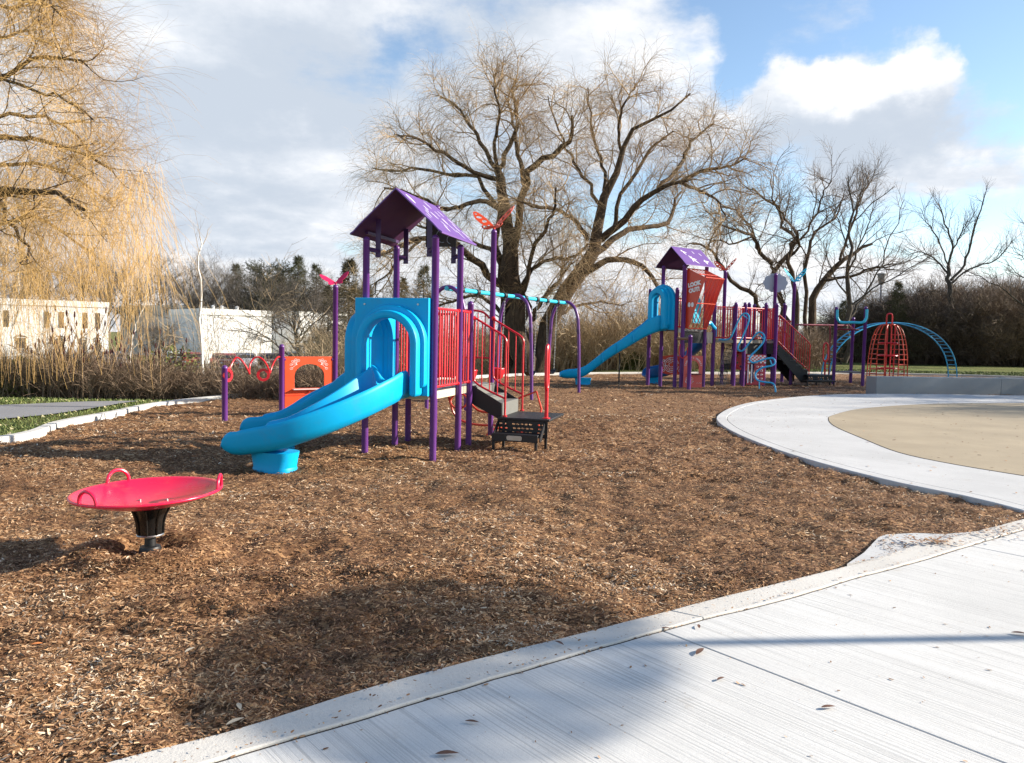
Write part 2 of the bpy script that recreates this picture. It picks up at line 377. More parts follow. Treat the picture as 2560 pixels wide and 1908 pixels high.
def b_mulch(nt, N, L, P):
    g = N.new('ShaderNodeTexCoord').outputs['Object']
    nd = tex(N, L, 'ShaderNodeTexNoise', g, Scale=9.0, Detail=3.0)
    dv = N.new('ShaderNodeVectorMath'); dv.operation = 'SCALE'; L.new(nd.outputs['Color'], dv.inputs[0]); dv.inputs['Scale'].default_value = .12
    av = N.new('ShaderNodeVectorMath'); av.operation = 'ADD'; L.new(g, av.inputs[0]); L.new(dv.outputs[0], av.inputs[1]); v = av.outputs[0]
    v1 = tex(N, L, 'ShaderNodeTexVoronoi', mapping(N, L, v, .5, (20, 55, 30)), Scale=1.0)
    v2 = tex(N, L, 'ShaderNodeTexVoronoi', mapping(N, L, v, 2.1, (26, 70, 30)), Scale=1.0)
    sp = N.new('ShaderNodeSeparateColor'); L.new(v1.outputs['Color'], sp.inputs[0]); sp2 = N.new('ShaderNodeSeparateColor'); L.new(v2.outputs['Color'], sp2.inputs[0])
    m = N.new('ShaderNodeMath'); m.operation = 'MAXIMUM'; L.new(sp.outputs[0], m.inputs[0]); L.new(sp2.outputs[1], m.inputs[1])
    fine = N.new('ShaderNodeMath'); fine.operation = 'POWER'; L.new(m.outputs[0], fine.inputs[0]); fine.inputs[1].default_value = 3.2
    big = tex(N, L, 'ShaderNodeTexNoise', g, Scale=1.1, Detail=4.0); 
    f = N.new('ShaderNodeMath'); f.operation = 'MULTIPLY'; L.new(fine.outputs[0], f.inputs[0]); L.new(rng_(N, L, big.outputs[0], .25, .7, .45, .95), f.inputs[1])
    L.new(ramp_(N, L, f.outputs[0], MULCH), P.inputs['Base Color']); P.inputs['Roughness'].default_value = .85; P.inputs['Specular IOR Level'].default_value = .25
    bp = N.new('ShaderNodeBump'); bp.inputs['Strength'].default_value = 1.0; bp.inputs['Distance'].default_value = .03; L.new(f.outputs[0], bp.inputs['Height']); L.new(bp.outputs[0], P.inputs['Normal'])
m_mulch = ground_mat('wood_mulch', b_mulch)
def b_chip(nt, N, L, P):
    a = N.new('ShaderNodeAttribute'); a.attribute_name = 'tone'
    L.new(ramp_(N, L, a.outputs['Fac'], [(0, (.13, .062, .031)), (.25, (.26, .137, .067)), (.55, (.42, .245, .125)), (.82, (.54, .365, .21)), (1, (.70, .58, .43))]), P.inputs['Base Color'])
    P.inputs['Roughness'].default_value = .75; P.inputs['Specular IOR Level'].default_value = .3
m_chip = ground_mat('wood_chip', b_chip)
BROOM = math.atan2((G(2430, 1908) - G(1605, 1580)).y, (G(2430, 1908) - G(1605, 1580)).x)
def conc(name, base, streak=0.0, dark=.75, stain=.35, bumpy=.25, fine=90):
    def b(nt, N, L, P):
        g = N.new('ShaderNodeTexCoord').outputs['Object']
        n1 = tex(N, L, 'ShaderNodeTexNoise', g, Scale=.8, Detail=6.0, Roughness=.6); n2 = tex(N, L, 'ShaderNodeTexNoise', g, Scale=float(fine), Detail=5.0, Roughness=.7)
        c = mixc(N, L, rng_(N, L, n1.outputs[0], .3, .7), tuple(x * dark for x in base), base)
        c = mixc(N, L, rng_(N, L, n2.outputs[0], .35, .65, 0, .5), c, tuple(x * .72 for x in base))
        h = n2.outputs[0]
        if streak:
            s1 = tex(N, L, 'ShaderNodeTexNoise', mapping(N, L, g, -BROOM, (.55, 85, 1)), Scale=1.0, Detail=5.0, Roughness=.65)
            s2 = tex(N, L, 'ShaderNodeTexNoise', mapping(N, L, g, -BROOM, (.3, 11, 1)), Scale=1.0, Detail=3.0)
            sm = N.new('ShaderNodeMath'); sm.operation = 'MULTIPLY'; L.new(rng_(N, L, s1.outputs[0], .46, .62, 0, 1), sm.inputs[0]); L.new(rng_(N, L, s2.outputs[0], .3, .62, .15, 1), sm.inputs[1])
            c = mixc(N, L, rng_(N, L, sm.outputs[0], 0, 1, 0, streak), c, tuple(x * .52 for x in base)); 
            hh = N.new('ShaderNodeMath'); hh.operation = 'SUBTRACT'; L.new(h, hh.inputs[0]); L.new(sm.outputs[0], hh.inputs[1]); h = hh.outputs[0]
        n3 = tex(N, L, 'ShaderNodeTexNoise', mapping(N, L, g, 0, (1, 1, 1), (7, 3, 0)), Scale=2.6, Detail=9.0, Roughness=.75)
        c = mixc(N, L, rng_(N, L, n3.outputs[0], .60, .74, 0, stain), c, (.30, .23, .16))
        n5 = tex(N, L, 'ShaderNodeTexNoise', mapping(N, L, g, 0, (1, 1, 1), (17, 5, 0)), Scale=.35, Detail=7.0, Roughness=.62); c = mixc(N, L, rng_(N, L, n5.outputs[0], .42, .62, 0, .35), c, tuple(x * .74 for x in base))
        n4 = tex(N, L, 'ShaderNodeTexNoise', g, Scale=30.0, Detail=3.0, Roughness=.8)
        c = mixc(N, L, rng_(N, L, n4.outputs[0], .69, .76, 0, .4), c, (.16, .13, .10))
        L.new(c, P.inputs['Base Color']); P.inputs['Roughness'].default_value = .85; P.inputs['Specular IOR Level'].default_value = .25
        bp = N.new('ShaderNodeBump'); bp.inputs['Strength'].default_value = bumpy; bp.inputs['Distance'].default_value = .006; L.new(h, bp.inputs['Height']); L.new(bp.outputs[0], P.inputs['Normal'])
    return ground_mat(name, b)
m_pave = conc('broomed_concrete', (.70, .69, .665), streak=.8, stain=.5, dark=.76)
m_kerb = conc('kerb_concrete', (.66, .63, .58), dark=.75, stain=.5, bumpy=.5, fine=60)
m_ring = conc('walkway_concrete', (.60, .595, .585), streak=.35, dark=.76, stain=.45)
m_pad = conc('tan_concrete', (.42, .345, .24), dark=.72, stain=.6, fine=45)
m_wall = conc('seat_wall_concrete', (.34, .345, .35), dark=.72, stain=.15)
m_edge = conc('edging_concrete', (.64, .62, .58), dark=.8, stain=.4)
m_asph = conc('asphalt', (.27, .27, .28), dark=.75, stain=.5, fine=70)
m_stucco = conc('white_render', (.80, .79, .77), dark=.95, stain=.08, fine=20)
m_joint = mat('dark_joint', (.05, .04, .033), .9)
def b_grass(nt, N, L, P):
    g = N.new('ShaderNodeTexCoord').outputs['Object']
    a = tex(N, L, 'ShaderNodeTexNoise', g, Scale=.5, Detail=6.0); b = tex(N, L, 'ShaderNodeTexNoise', g, Scale=28.0, Detail=5.0, Roughness=.7); d = tex(N, L, 'ShaderNodeTexNoise', g, Scale=9.0, Detail=6.0, Roughness=.75)
    c = ramp_(N, L, b.outputs[0], [(.25, (.04, .055, .015)), (.5, (.12, .15, .035)), (.75, (.22, .22, .08))])
    c = mixc(N, L, rng_(N, L, a.outputs[0], .42, .62, 0, .5), c, (.13, .095, .045)); c = mixc(N, L, rng_(N, L, d.outputs[0], .60, .68, 0, .8), c, (.30, .21, .11))
    L.new(c, P.inputs['Base Color']); P.inputs['Roughness'].default_value = .9; P.inputs['Specular IOR Level'].default_value = .15
    bp = N.new('ShaderNodeBump'); bp.inputs['Strength'].default_value = .9; bp.inputs['Distance'].default_value = .05; L.new(b.outputs[0], bp.inputs['Height']); L.new(bp.outputs[0], P.inputs['Normal'])
m_grass = ground_mat('lawn', b_grass)

# ------------------------------------------------------------------ lawn / terrain as a fan round the playground
kerb_loop = [Vector((-14, -6, 0)), Vector((-12, 3, 0)), Vector((-8.9, 7.6, 0))] + [Vector(p) for p in far_kerb] + [Vector((34, 37, 0)), Vector((50, 30, 0)), Vector((55, 5, 0)), Vector((50, -15, 0)), Vector((20, -25, 0)), Vector((-8, -20, 0))]
def in_poly(x, y, poly):
    inside = np.zeros(len(x), bool); n = len(poly)
    for i in range(n):
        x1, y1 = poly[i][0], poly[i][1]; x2, y2 = poly[(i + 1) % n][0], poly[(i + 1) % n][1]
        c = ((y1 > y) != (y2 > y)); 
        with np.errstate(divide='ignore', invalid='ignore'): xx = (x2 - x1) * (y - y1) / (y2 - y1 + 1e-12) + x1
        inside ^= c & (x < xx)
    return inside
def build_ground():
    P = smooth_path(kerb_loop, 6, closed=True); n = len(P); c = Vector((6, 12, 0))
    ds = [0, .25, .6, 1.1, 1.8, 2.6, 3.5, 4.6, 6, 8, 10, 13, 16, 20, 25, 32, 40, 55, 80, 120, 200, 400, 900]
    V = []; 
    for d in ds:
        for p in P:
            dr = (p - c).normalized(); q = p + dr * d
            V.append((q.x, q.y, .05 + float(gz(q.x, q.y)) + (.05 * (float(fbm(q.x * .8, q.y * .8, 3, 8)) - .5) if 0 < d < 60 else 0)))
    Fc = []
    for i in range(len(ds) - 1):
        for k in range(n): Fc.append((i * n + k, i * n + (k + 1) % n, (i + 1) * n + (k + 1) % n, (i + 1) * n + k))
    me = bpy.data.meshes.new('grass'); me.from_pydata(V, [], Fc); me.update()
    kind(link('ground', me, m_grass, sharp=180))
    # mulch bed: a fine sheet near, a coarser one further off
    def grid(x0, x1, y0, y1, st, dz=0.0):
        xs = np.arange(x0, x1 + st / 2, st); ys = np.arange(y0, y1 + st / 2, st); X, Y = np.meshgrid(xs, ys); Z = mz(X, Y) + dz
        V = np.stack([X, Y, Z], -1).reshape(-1, 3); nx = len(xs); ny = len(ys)
        i = np.arange(nx * ny).reshape(ny, nx); Fq = np.stack([i[:-1, :-1], i[:-1, 1:], i[1:, 1:], i[1:, :-1]], -1).reshape(-1, 4)
        return V, Fq
    V1, F1 = grid(-9, 9, 1, 15, .05); V2, F2 = grid(-20, 30, 15, 42, .25, 0.0); V3, F3 = grid(-20, -9, -2, 15, .25); V4, F4 = grid(9, 30, 4, 15, .5)
    Vs = []; Fs = []; b = 0
    for v, f in ((V1, F1), (V2, F2), (V3, F3), (V4, F4)): Vs.append(v); Fs.append(f + b); b += len(v)
    V = np.concatenate(Vs); Fq = np.concatenate(Fs); under = in_poly(V[:, 0], V[:, 1], [(p.x, p.y) for p in A] + [(40, 9.6), (40, -6), (-4, -6)]) | in_poly(V[:, 0], V[:, 1], ring_poly); V[under, 2] = np.minimum(V[under, 2] - .02, .015); cc = V[Fq].mean(1)
    keep = in_poly(cc[:, 0], cc[:, 1], [(p.x, p.y) for p in shift(KF, -.10)] + [(50, -15), (20, -25), (-8, -20)]); Fq = Fq[keep]
    kind(big_mesh('mulch_bed', V, Fq, m_mulch, smooth=True))

def strip_solid(A, B, z0, z1, name, m, bevel=.012, gaps=(), parent=None):
    """solid strip between the polylines A and B, cut at the fractions in gaps"""
    n = len(A); cuts = sorted(set([0, n - 1] + [int(round(g * (n - 1))) for g in gaps])); mb = MB()
    for a, b in zip(cuts, cuts[1:]):
        PA = [Vector(p) for p in A[a:b + 1]]; PB = [Vector(p) for p in B[a:b + 1]]
        if a > 0: PA[0] = PA[0].lerp(PA[1], min(.5, .006 / max(1e-6, (PA[1] - PA[0]).length))); PB[0] = PB[0].lerp(PB[1], min(.5, .006 / max(1e-6, (PB[1] - PB[0]).length)))
        k = len(PA); vs = []
        for p, q in zip(PA, PB):
            vs += [(p.x, p.y, z0), (p.x, p.y, z1), (q.x, q.y, z1), (q.x, q.y, z0)]
        fs = []
        for i in range(k - 1):
            for j in range(4): fs.append((i * 4 + j, i * 4 + (j + 1) % 4, (i + 1) * 4 + (j + 1) % 4, (i + 1) * 4 + j))
        fs += [(3, 2, 1, 0), tuple((k - 1) * 4 + j for j in range(4))]
        mb.add(vs, fs)
    return mb.build(name, m, parent, bevel=bevel)
# near kerb (slightly wavy) and paving
N_K = 90
A = resample(extend(kerb_up, 1.2, 6.0), N_K); B = resample(extend(kerb_lo, 1.2, 6.0), N_K)
A = [p + Vector((random.uniform(-.004, .004), random.uniform(-.004, .004), 0)) for p in A]; B = [p + Vector((random.uniform(-.004, .004), random.uniform(-.004, .004), 0)) for p in B]
def frac_at(P, q): return min(range(len(P)), key=lambda i: (P[i] - q).length) / (len(P) - 1)
kerb1 = strip_solid(A, B, -.1, .060, 'kerb', m_kerb, .006, gaps=(frac_at(A, G(1682, 1519, .07)), frac_at(A, G(2430, 1328, .07)), frac_at(A, G(247, 1904, .07))))
kind(kerb1)
def shift(P, d):                                # offset polyline sideways (to the right of travel)
    out = []
    for i, p in enumerate(P):
        t = (P[min(i + 1, len(P) - 1)] - P[max(i - 1, 0)]).normalized(); out.append(p + Vector((t.y, -t.x, 0)) * d)
    return out
def slabs(poly, cuts, name, m, z0, z1, bevel=.004):
    """poly cut along lines (point, direction); each slab a separate island, 8 mm apart"""
    bm = bmesh.new(); f = bm.faces.new([bm.verts.new((p[0], p[1], z1)) for p in poly])
    parts = [bm]
    for q, d in cuts:
        nrm = Vector((-d[1], d[0], 0)).normalized(); new = []
        for b in parts:
            for s in (1, -1):
                c = b.copy(); bmesh.ops.bisect_plane(c, geom=c.verts[:] + c.edges[:] + c.faces[:], plane_co=Vector((q[0], q[1], 0)) + nrm * .004 * s, plane_no=nrm * s, clear_inner=True)
                if c.faces: new.append(c)
                else: c.free()
            b.free()
        parts = new
    mb = MB()
    for b in parts:
        for f in b.faces:
            mb.prism([(v.co.x, v.co.y) for v in (reversed(f.verts[:]) if f.normal.z < 0 else f.verts)], z0, z1)
        b.free()
    return mb.build(name, m, bevel=bevel, bevseg=1)
L1 = G(1605, 1580); d1 = (G(2430, 1908) - L1)
L2 = G(2284, 1400); d2 = d1
L0 = L1 + (G(880, 1792) - G(1500, 1610)).normalized() * 3.1
Bp = shift(B, .012); B0 = [Vector((p.x, p.y, 0)) for p in B]; Bf = shift(B0, .014)
kind(strip_solid(Bf, shift(B0, -.004), -.1, .047, 'joint_filler', m_joint, 0))
pave_poly = [(p.x, p.y) for p in Bp if p.y < 9.5] + [(14, 9.6), (30, 9.6), (30, -6), (-4, -6)]
pav = slabs(pave_poly, [(L1, d1), (L1 + Vector((2.15, 1.6, 0)).normalized() * 3.3, d1), (L1 - Vector((2.15, 1.6, 0)).normalized() * 3.3, d1), (L1 + Vector((2.15, 1.6, 0)).normalized() * 6.6, d1)], 'pavement', m_pave, -.1, .05)
kind(pav)
# ring walkway and tan pad
RO = resample(ring_out, 70)
ring_poly = [(p.x, p.y) for p in RO] + [(30, 27), (30, 9.62), (9.2, 9.62)]
# a narrow margin kerb of its own along the outer edge
cen = Vector((14, 13.5, 0))
def inset(P, d): return [p + (Vector((cen.x, cen.y, p.z)) - p).normalized() * d for p in P]
RI = inset(RO, .20); RI2 = inset(RO, .212)
wk = strip_solid(RO, RI, -.1, .052, 'walkway_edging', m_ring, .01); kind(wk)
ring = MB().prism([(p.x, p.y) for p in reversed(RI2)] if False else [(p.x, p.y) for p in RI2] + [(30, 26.8), (30, 9.62), (8.2, 9.2), (6.0, 7.4)], -.1, .05).build('walkway', m_ring, sharp=None); kind(ring)
PO = resample(pad_out, 60)
pad = MB().prism([(p.x, p.y) for p in PO] + [(26, 22), (26, 11), (12, 8.6)], .0, .056).build('splash_pad', m_pad, sharp=None); kind(pad)
PJ = [p + (p - Vector((14, 13.5, p.z))).normalized() * .014 for p in PO]
kind(strip_solid([Vector((p.x, p.y, 0)) for p in PJ], [Vector((p.x, p.y, 0)) for p in PO], .0, .0525, 'pad_joint', m_joint, 0))
# ramp slab half buried in the mulch
ramp_poly = [G(*p, .045) for p in ((2118, 1408), (2160, 1380), (2196, 1342), (2215, 1335), (2290, 1331), (2360, 1334), (2440, 1327), (2336, 1362), (2270, 1380))]
def b_r(nt, N, L, P): pass
rampo = MB().prism([(p.x, p.y) for p in ramp_poly], -.1, .040).build('ramp_slab', m_ring, sharp=None); kind(rampo)
# low kerb round the playground
KF = resample([Vector((-14, -6, 0)), Vector((-12, 3, 0)), Vector((-8.9, 7.6, 0))] + [Vector(p) for p in far_kerb] + [Vector((34, 37, 0)), Vector((50, 30, 0))], 260)
KB = shift(KF, -.16)
build_ground()
kind(strip_solid(KF, KB, -.1, .10, 'border_kerb', m_edge, .012, gaps=[i / 36 for i in range(1, 36)]))
# seat wall
wa = G(2190, 986); wb = G(2560, 989); wd = (wb - wa).normalized(); wn = Vector((-wd.y, wd.x, 0))
sw = thing('seat_wall', 'long low grey concrete seat wall at the far edge of the round walkway', 'wall', (wa.x, wa.y, .05), math.atan2(wd.y, wd.x))
w = MB()
for i in range(4): w.box((i * 4.4 + (.004 if i else 0), 0, -.1), (i * 4.4 + 4.396, .55, .50))
w.build('wall', m_wall, sw, bevel=.015)
# asphalt path on the left
pt = GP([(-400, 1035), (0, 1024), (190, 1015), (346, 1008)], .0); pb = GP([(346, 1009.5), (325, 1014), (162, 1043), (0, 1061), (-300, 1092)], .0)
def onland(ps, dz): return [(p.x, p.y, .05 + float(gz(p.x, p.y)) + dz) for p in ps]
TA = resample(pt, 60); TB = resample(list(reversed(pb)), 60); V = []; Fq = []
for i, (a, b) in enumerate(zip(TA, TB)):
    for k in range(6): q = a.lerp(b, k / 5); V.append((q.x, q.y, .05 + float(gz(q.x, q.y)) + .035))
for i in range(59):
    for k in range(5): Fq.append((i * 6 + k, i * 6 + k + 1, (i + 1) * 6 + k + 1, (i + 1) * 6 + k))
me = bpy.data.meshes.new('path'); me.from_pydata(V, [], Fq); me.update(); kind(link('path', me, m_asph, sharp=180))
# parking lot down by the houses
V = []; Fq = []; 
me = MB().prism([(-60, 60), (-5, 60), (-8, 78), (-60, 74)], -1.95, -1.79).build('parking_lot', m_asph, sharp=None); kind(me)

pave_all = [(p.x, p.y) for p in A] + [(40, 9.6), (40, -6), (-4, -6)]
ring_all = ring_poly; play_poly = [(p.x, p.y) for p in KF] + [(50, -15), (20, -25), (-8, -20)]
ramp_all = [(p.x, p.y) for p in ramp_poly]
def mulch_ok(x, y): return in_poly(x, y, play_poly) & ~in_poly(x, y, pave_all) & ~in_poly(x, y, ring_all)
def chips(n, y0, y1, lmin, lmax, stray=False, name=None, pw=1.0):
    y = y0 + (y1 - y0) * RNG.random(n) ** pw; x = (RNG.random(n) * 2 - 1) * (y * .72 + .5)
    ok = mulch_ok(x, y); inr = in_poly(x, y, ramp_all); ok &= (~inr | (RNG.random(n) < .015) | ((vnoise(x * 5, y * 5, 77) > .68) & (RNG.random(n) < .35)))
    x = x[ok]; y = y[ok]; n = len(x)
    L_ = lmin + (lmax - lmin) * RNG.random(n) ** 2.8; Wd = L_ * (.12 + .22 * RNG.random(n)); th = RNG.random(n) * np.pi
    tilt = (RNG.random(n) - .5) * .85; rollv = (RNG.random(n) - .5) * .95
    ux = np.stack([np.cos(th) * np.cos(tilt), np.sin(th) * np.cos(tilt), np.sin(tilt)], -1)
    vx = np.stack([-np.sin(th) * np.cos(rollv), np.cos(th) * np.cos(rollv), np.sin(rollv)], -1)
    zc = mz(x, y) + .004 + .010 * RNG.random(n) + .3 * L_ * np.abs(np.sin(tilt)); zc = np.where(in_poly(x, y, ramp_all), np.maximum(zc, .05), zc)
    c = np.stack([x, y, zc], -1); a = ux * (L_ / 2)[:, None]; b = vx * (Wd / 2)[:, None]
    k = .35 + .5 * RNG.random((n, 1)); bend = np.array([0, 0, 1.0]) * (L_ * .08 * RNG.random(n))[:, None]
    V = np.stack([c - a - b * .35, c - a * k - b + bend, c + a * k - b * .9 + bend, c + a - b * .25, c + a * k + b + bend, c - a * k + b * .85 + bend], 1)
    tone = np.clip(RNG.random(n) ** 1.5 * .9 + .75 * (fbm(x * 1.1, y * 1.6, 3, 31) - .5) + .25 * (vnoise(x * 7, y * 7, 33) - .5) + (RNG.random(n) < .02) * .3, 0, 1)
    return V.reshape(-1, 3), np.repeat(tone, 6)
def build_chips():
    Vs = []; T = []
    for a in ((240000, 2.3, 5.2, .006, .043), (190000, 4.8, 9.2, .009, .047), (130000, 8.8, 16, .018, .075), (60000, 15, 36, .04, .13)):
        v, t = chips(*a); Vs.append(v); T.append(t)
    V = np.concatenate(Vs); T = np.concatenate(T); n = len(V) // 6
    i = np.arange(n)[:, None] * 6
    Fq = np.concatenate([i + np.array([[0, 1, 4, 5]]), i + np.array([[1, 2, 3, 4]])], 0); 
    kind(big_mesh('wood_chips', V, Fq, m_chip, tone=T), 'stuff', 'brown shredded wood chips strewn thick over the play area', 'wood chips')
build_chips()
# spilt chips, crumbs on kerb and paving
def build_crumbs():
    n = 3400; t = RNG.random(n); idx = (t * (N_K - 2)).astype(int)
    Av = np.array([(p.x, p.y) for p in A]); Bv = np.array([(p.x, p.y) for p in B]); side = RNG.random(n)
    s = np.where(side < .45, RNG.random(n) ** 2 * .25, np.where(side < .8, 1 + RNG.normal(0, .05, n), RNG.random(n) * 1.25))
    w = (t * (N_K - 2) - idx)[:, None]; a = Av[idx] * (1 - w) + Av[idx + 1] * w; b = Bv[idx] * (1 - w) + Bv[idx + 1] * w
    p = a + (b - a) * s[:, None]; q = np.stack([RNG.uniform(-1, 5.5, 900), RNG.uniform(2.2, 7.5, 900)], -1)
    q = q[in_poly(q[:, 0], q[:, 1], pave_poly)]; q3 = np.stack([RNG.uniform(2, 16, 1800), RNG.uniform(7, 23, 1800)], -1); q3 = q3[in_poly(q3[:, 0], q3[:, 1], ring_poly)]
    ex = np.array([[G(2330, 1375).x, G(2330, 1375).y]]) + RNG.normal(0, 1, (160, 2)) * np.array([[.11, .06]])
    ex2 = np.array([[G(2470, 1345).x, G(2470, 1345).y]]) + RNG.normal(0, 1, (200, 2)) * np.array([[.28, .16]])
    z = np.concatenate([np.where(s < .985, .076, np.where(s < 1.03, .03, .054)), np.full(len(q), .054), np.full(len(q3), .060), np.full(len(ex) + len(ex2), .080)])
    P = np.concatenate([p, q, q3, ex, ex2]); n = len(P); L_ = np.concatenate([.006 + .022 * RNG.random(n - len(q3) - len(ex) - len(ex2)) ** 3, .02 + .05 * RNG.random(len(q3)) ** 3, .02 + .03 * RNG.random(len(ex) + len(ex2))])
    th = RNG.random(n) * np.pi; c = np.concatenate([P, z[:, None]], 1); u = np.stack([np.cos(th), np.sin(th), (RNG.random(n) - .3) * .3], -1) * (L_ / 2)[:, None]; v = np.stack([-np.sin(th), np.cos(th), (RNG.random(n)) * .3], -1) * (L_ * .18)[:, None]
    V = np.stack([c - u - v * .4, c - u * .5 - v, c + u * .5 - v, c + u, c + u * .5 + v, c - u * .5 + v], 1).reshape(-1, 3)
    i = np.arange(n)[:, None] * 6; Fq = np.concatenate([i + np.array([[0, 1, 4, 5]]), i + np.array([[1, 2, 3, 4]])], 0)
    kind(big_mesh('mulch_crumbs', V, Fq, m_chip, tone=np.repeat(RNG.random(n) ** 1.6 * .7, 6)), 'stuff', 'stray mulch crumbs and bark bits scattered over kerb and paving', 'debris')
build_crumbs()
# a few separate leaves one can point at
leaf_m = mat('dry_leaf', (.13, .06, .035), .7, var=.3, vscale=20); leaf_pale = mat('pale_leaf', (.42, .36, .27), .7); leaf_or = mat('orange_leaf', (.62, .20, .05), .6)
def leaf(px, py, L_, rz, m, label, z=.056, w=.16):
    n = 9; mb = MB(); vs = []
    for i in range(n):
        t = i / (n - 1); ww = w * math.sin(math.pi * min(1, t * 1.02)) ** .8 * (1 - .3 * t) + .004; x = (t - .5); zz = .05 * math.sin(t * 3.1) + .004
        vs += [(x, ww, zz + .05 * ww * 3), (x, 0, zz), (x, -ww, zz + .05 * ww * 2)]
    fs = []
    for i in range(n - 1): fs += [(i * 3, i * 3 + 1, i * 3 + 4, i * 3 + 3), (i * 3 + 1, i * 3 + 2, i * 3 + 5, i * 3 + 4)]
    mb.add(vs, fs); o = mb.build('fallen_leaf', m, sharp=180); p = G(px, py, z); o.location = (p.x, p.y, z + .003); o.scale = (L_,) * 3; o.rotation_euler = (0, 0, rz)
    tag(o, label, 'leaf', 'fallen leaves')
leaf(1750, 1630, .10, R(55), leaf_m, 'brown curled leaf lying across the pavement joint near the kerb')
leaf(1747, 1567, .06, R(80), leaf_m, 'small upright brown leaf on the pavement just inside the kerb')
leaf(1665, 1572, .055, R(-5), leaf_m, 'little flat leaf at the kerb end of the pavement joint')
leaf(1802, 1698, .055, R(35), leaf_m, 'reddish leaf beside the joint in the middle of the pavement')
leaf(2071, 1769, .07, R(10), leaf_m, 'dark curled leaf sitting on the pavement joint further down')
leaf(1118, 1886, .09, R(5), leaf_m, 'long brown leaf on the pavement at the bottom of the picture')
leaf(1180, 1806, .06, R(-10), leaf_m, 'forked twig-like leaf on the pavement below the kerb')
leaf(1398, 1609, .07, R(-50), leaf_m, 'thin purple-brown leaf on top of the near kerb', .075)
leaf(2550, 1585, .09, R(-15), leaf_m, 'dark leaf on the pavement at the right edge of the picture')
leaf(93, 1611, .05, R(20), leaf_or, 'orange leaf on the wood chips at the left edge', .05, .28)
leaf(598, 1768, .07, R(-60), leaf_pale, 'pale silvery leaf on the wood chips above the near kerb', .05)
leaf(588, 1805, .08, R(50), leaf_pale, 'pale slender leaf touching the near kerb', .05)
leaf(475, 1626, .07, R(70), leaf_pale, 'pale leaf standing on the sunlit wood chips left of the big shadow', .05)
leaf(1275, 1612, .07, R(-70), leaf_pale, 'pale leaf on the wood chips behind the middle of the near kerb', .05)
# grass blades and leaf litter on the lawn
def build_blades():
    m = ground_mat('grass_blade', lambda nt, N, L, P: (L.new(ramp_(N, L, (lambda a: (setattr(a, 'attribute_name', 'tone'), a.outputs['Fac'])[1])(N.new('ShaderNodeAttribute')), [(0, (.035, .055, .012)), (.5, (.12, .16, .035)), (.8, (.24, .25, .09)), (1, (.50, .42, .26))]), P.inputs['Base Color']), setattr(P.inputs['Roughness'], 'default_value', .8)))
    n = 240000; y = RNG.uniform(8, 44, n); x = RNG.uniform(-.74, .74, n) * y
    path = [(p.x, p.y) for p in TA] + [(p.x, p.y) for p in reversed(TB)]
    ok = ~in_poly(x, y, [(p.x, p.y) for p in KB] + [(50, -15), (20, -25), (-8, -20)]) & ~in_poly(x, y, path) & ((x > 8) | (y < 24)); x = x[ok]; y = y[ok]; n = len(x)
    litter = RNG.random(n) < .022
    z = .05 + gz(x, y); h = np.where(litter, .02, RNG.uniform(.012, .055, n)) * (1 + y / 60); w = np.where(litter, .03, .004 + .0005 * y); th = RNG.random(n) * np.pi
    c = np.stack([x, y, z], -1); u = np.stack([np.cos(th), np.sin(th), th * 0], -1) * w[:, None]; lean = RNG.normal(0, .03, (n, 3)); lean[:, 2] = h
    lean = np.where(litter[:, None], np.stack([-np.sin(th) * .05, np.cos(th) * .05, th * 0 + .025], -1), lean)
    up = np.where(litter, .02, 0)[:, None] * np.array([[0, 0, 1.]])
    V = np.stack([c - u + up, c + u + up, c + u * .3 + lean + up, c - u * .3 + lean + up], 1).reshape(-1, 3)
    tone = np.where(litter, RNG.uniform(.85, 1, n), RNG.random(n) ** 1.2 * .8)
    kind(big_mesh('lawn_grass', V, np.arange(4 * n).reshape(n, 4), m, tone=np.repeat(tone, 4)), 'stuff', 'short green grass with pale fallen leaves along the playground border', 'grass')
build_blades()
# ------------------------------------------------------------------ play equipment helpers
def post(parent, x, y, h, r=.0445, m=purple, name='post', z0=-.06):
    pr = [(r, z0), (r, h - r * 1.25), (r * 1.06, h - r * 1.2), (r * 1.06, h - r * 1.0), (r * .98, h - r * .7), (r * .72, h - r * .25), (r * .35, h - .003), (.002, h)]
    o = MB().lathe(pr, 20, (x, y, 0)).build(name, m, parent, sharp=50); return o
def V3(p, z): return Vector((p[0], p[1], z))
def barrier(parent, p0, p1, z0, z1, n, r=.0125, m=red, name='barrier', clamps=True, rr=None):
    rr = rr or r * 1.35
    mb = MB(); a = V3(p0, 0); b = V3(p1, 0); up = Vector((0, 0, 1)); d = (b - a).normalized()
    mb.tube([a + up * z0, b + up * z0], rr, 8); mb.tube([a + up * z1, b + up * z1], rr, 8)
    for i in range(n):
        t = (i + .5) / n; q = a.lerp(b, t); mb.tube([q + up * z0, q + up * z1], r, 6)
    mb.tube([a + up * z0 + d * .03, a + up * z1 + d * .03], rr, 8); mb.tube([b + up * z0 - d * .03, b + up * z1 - d * .03], rr, 8)
    if clamps:
        for q in (a, b):
            for z in (z0, z1): mb.tube([q + up * (z) - d * .02, q + up * (z) + d * .02], rr * 1.7, 8)
    return mb.build(name, m, parent)
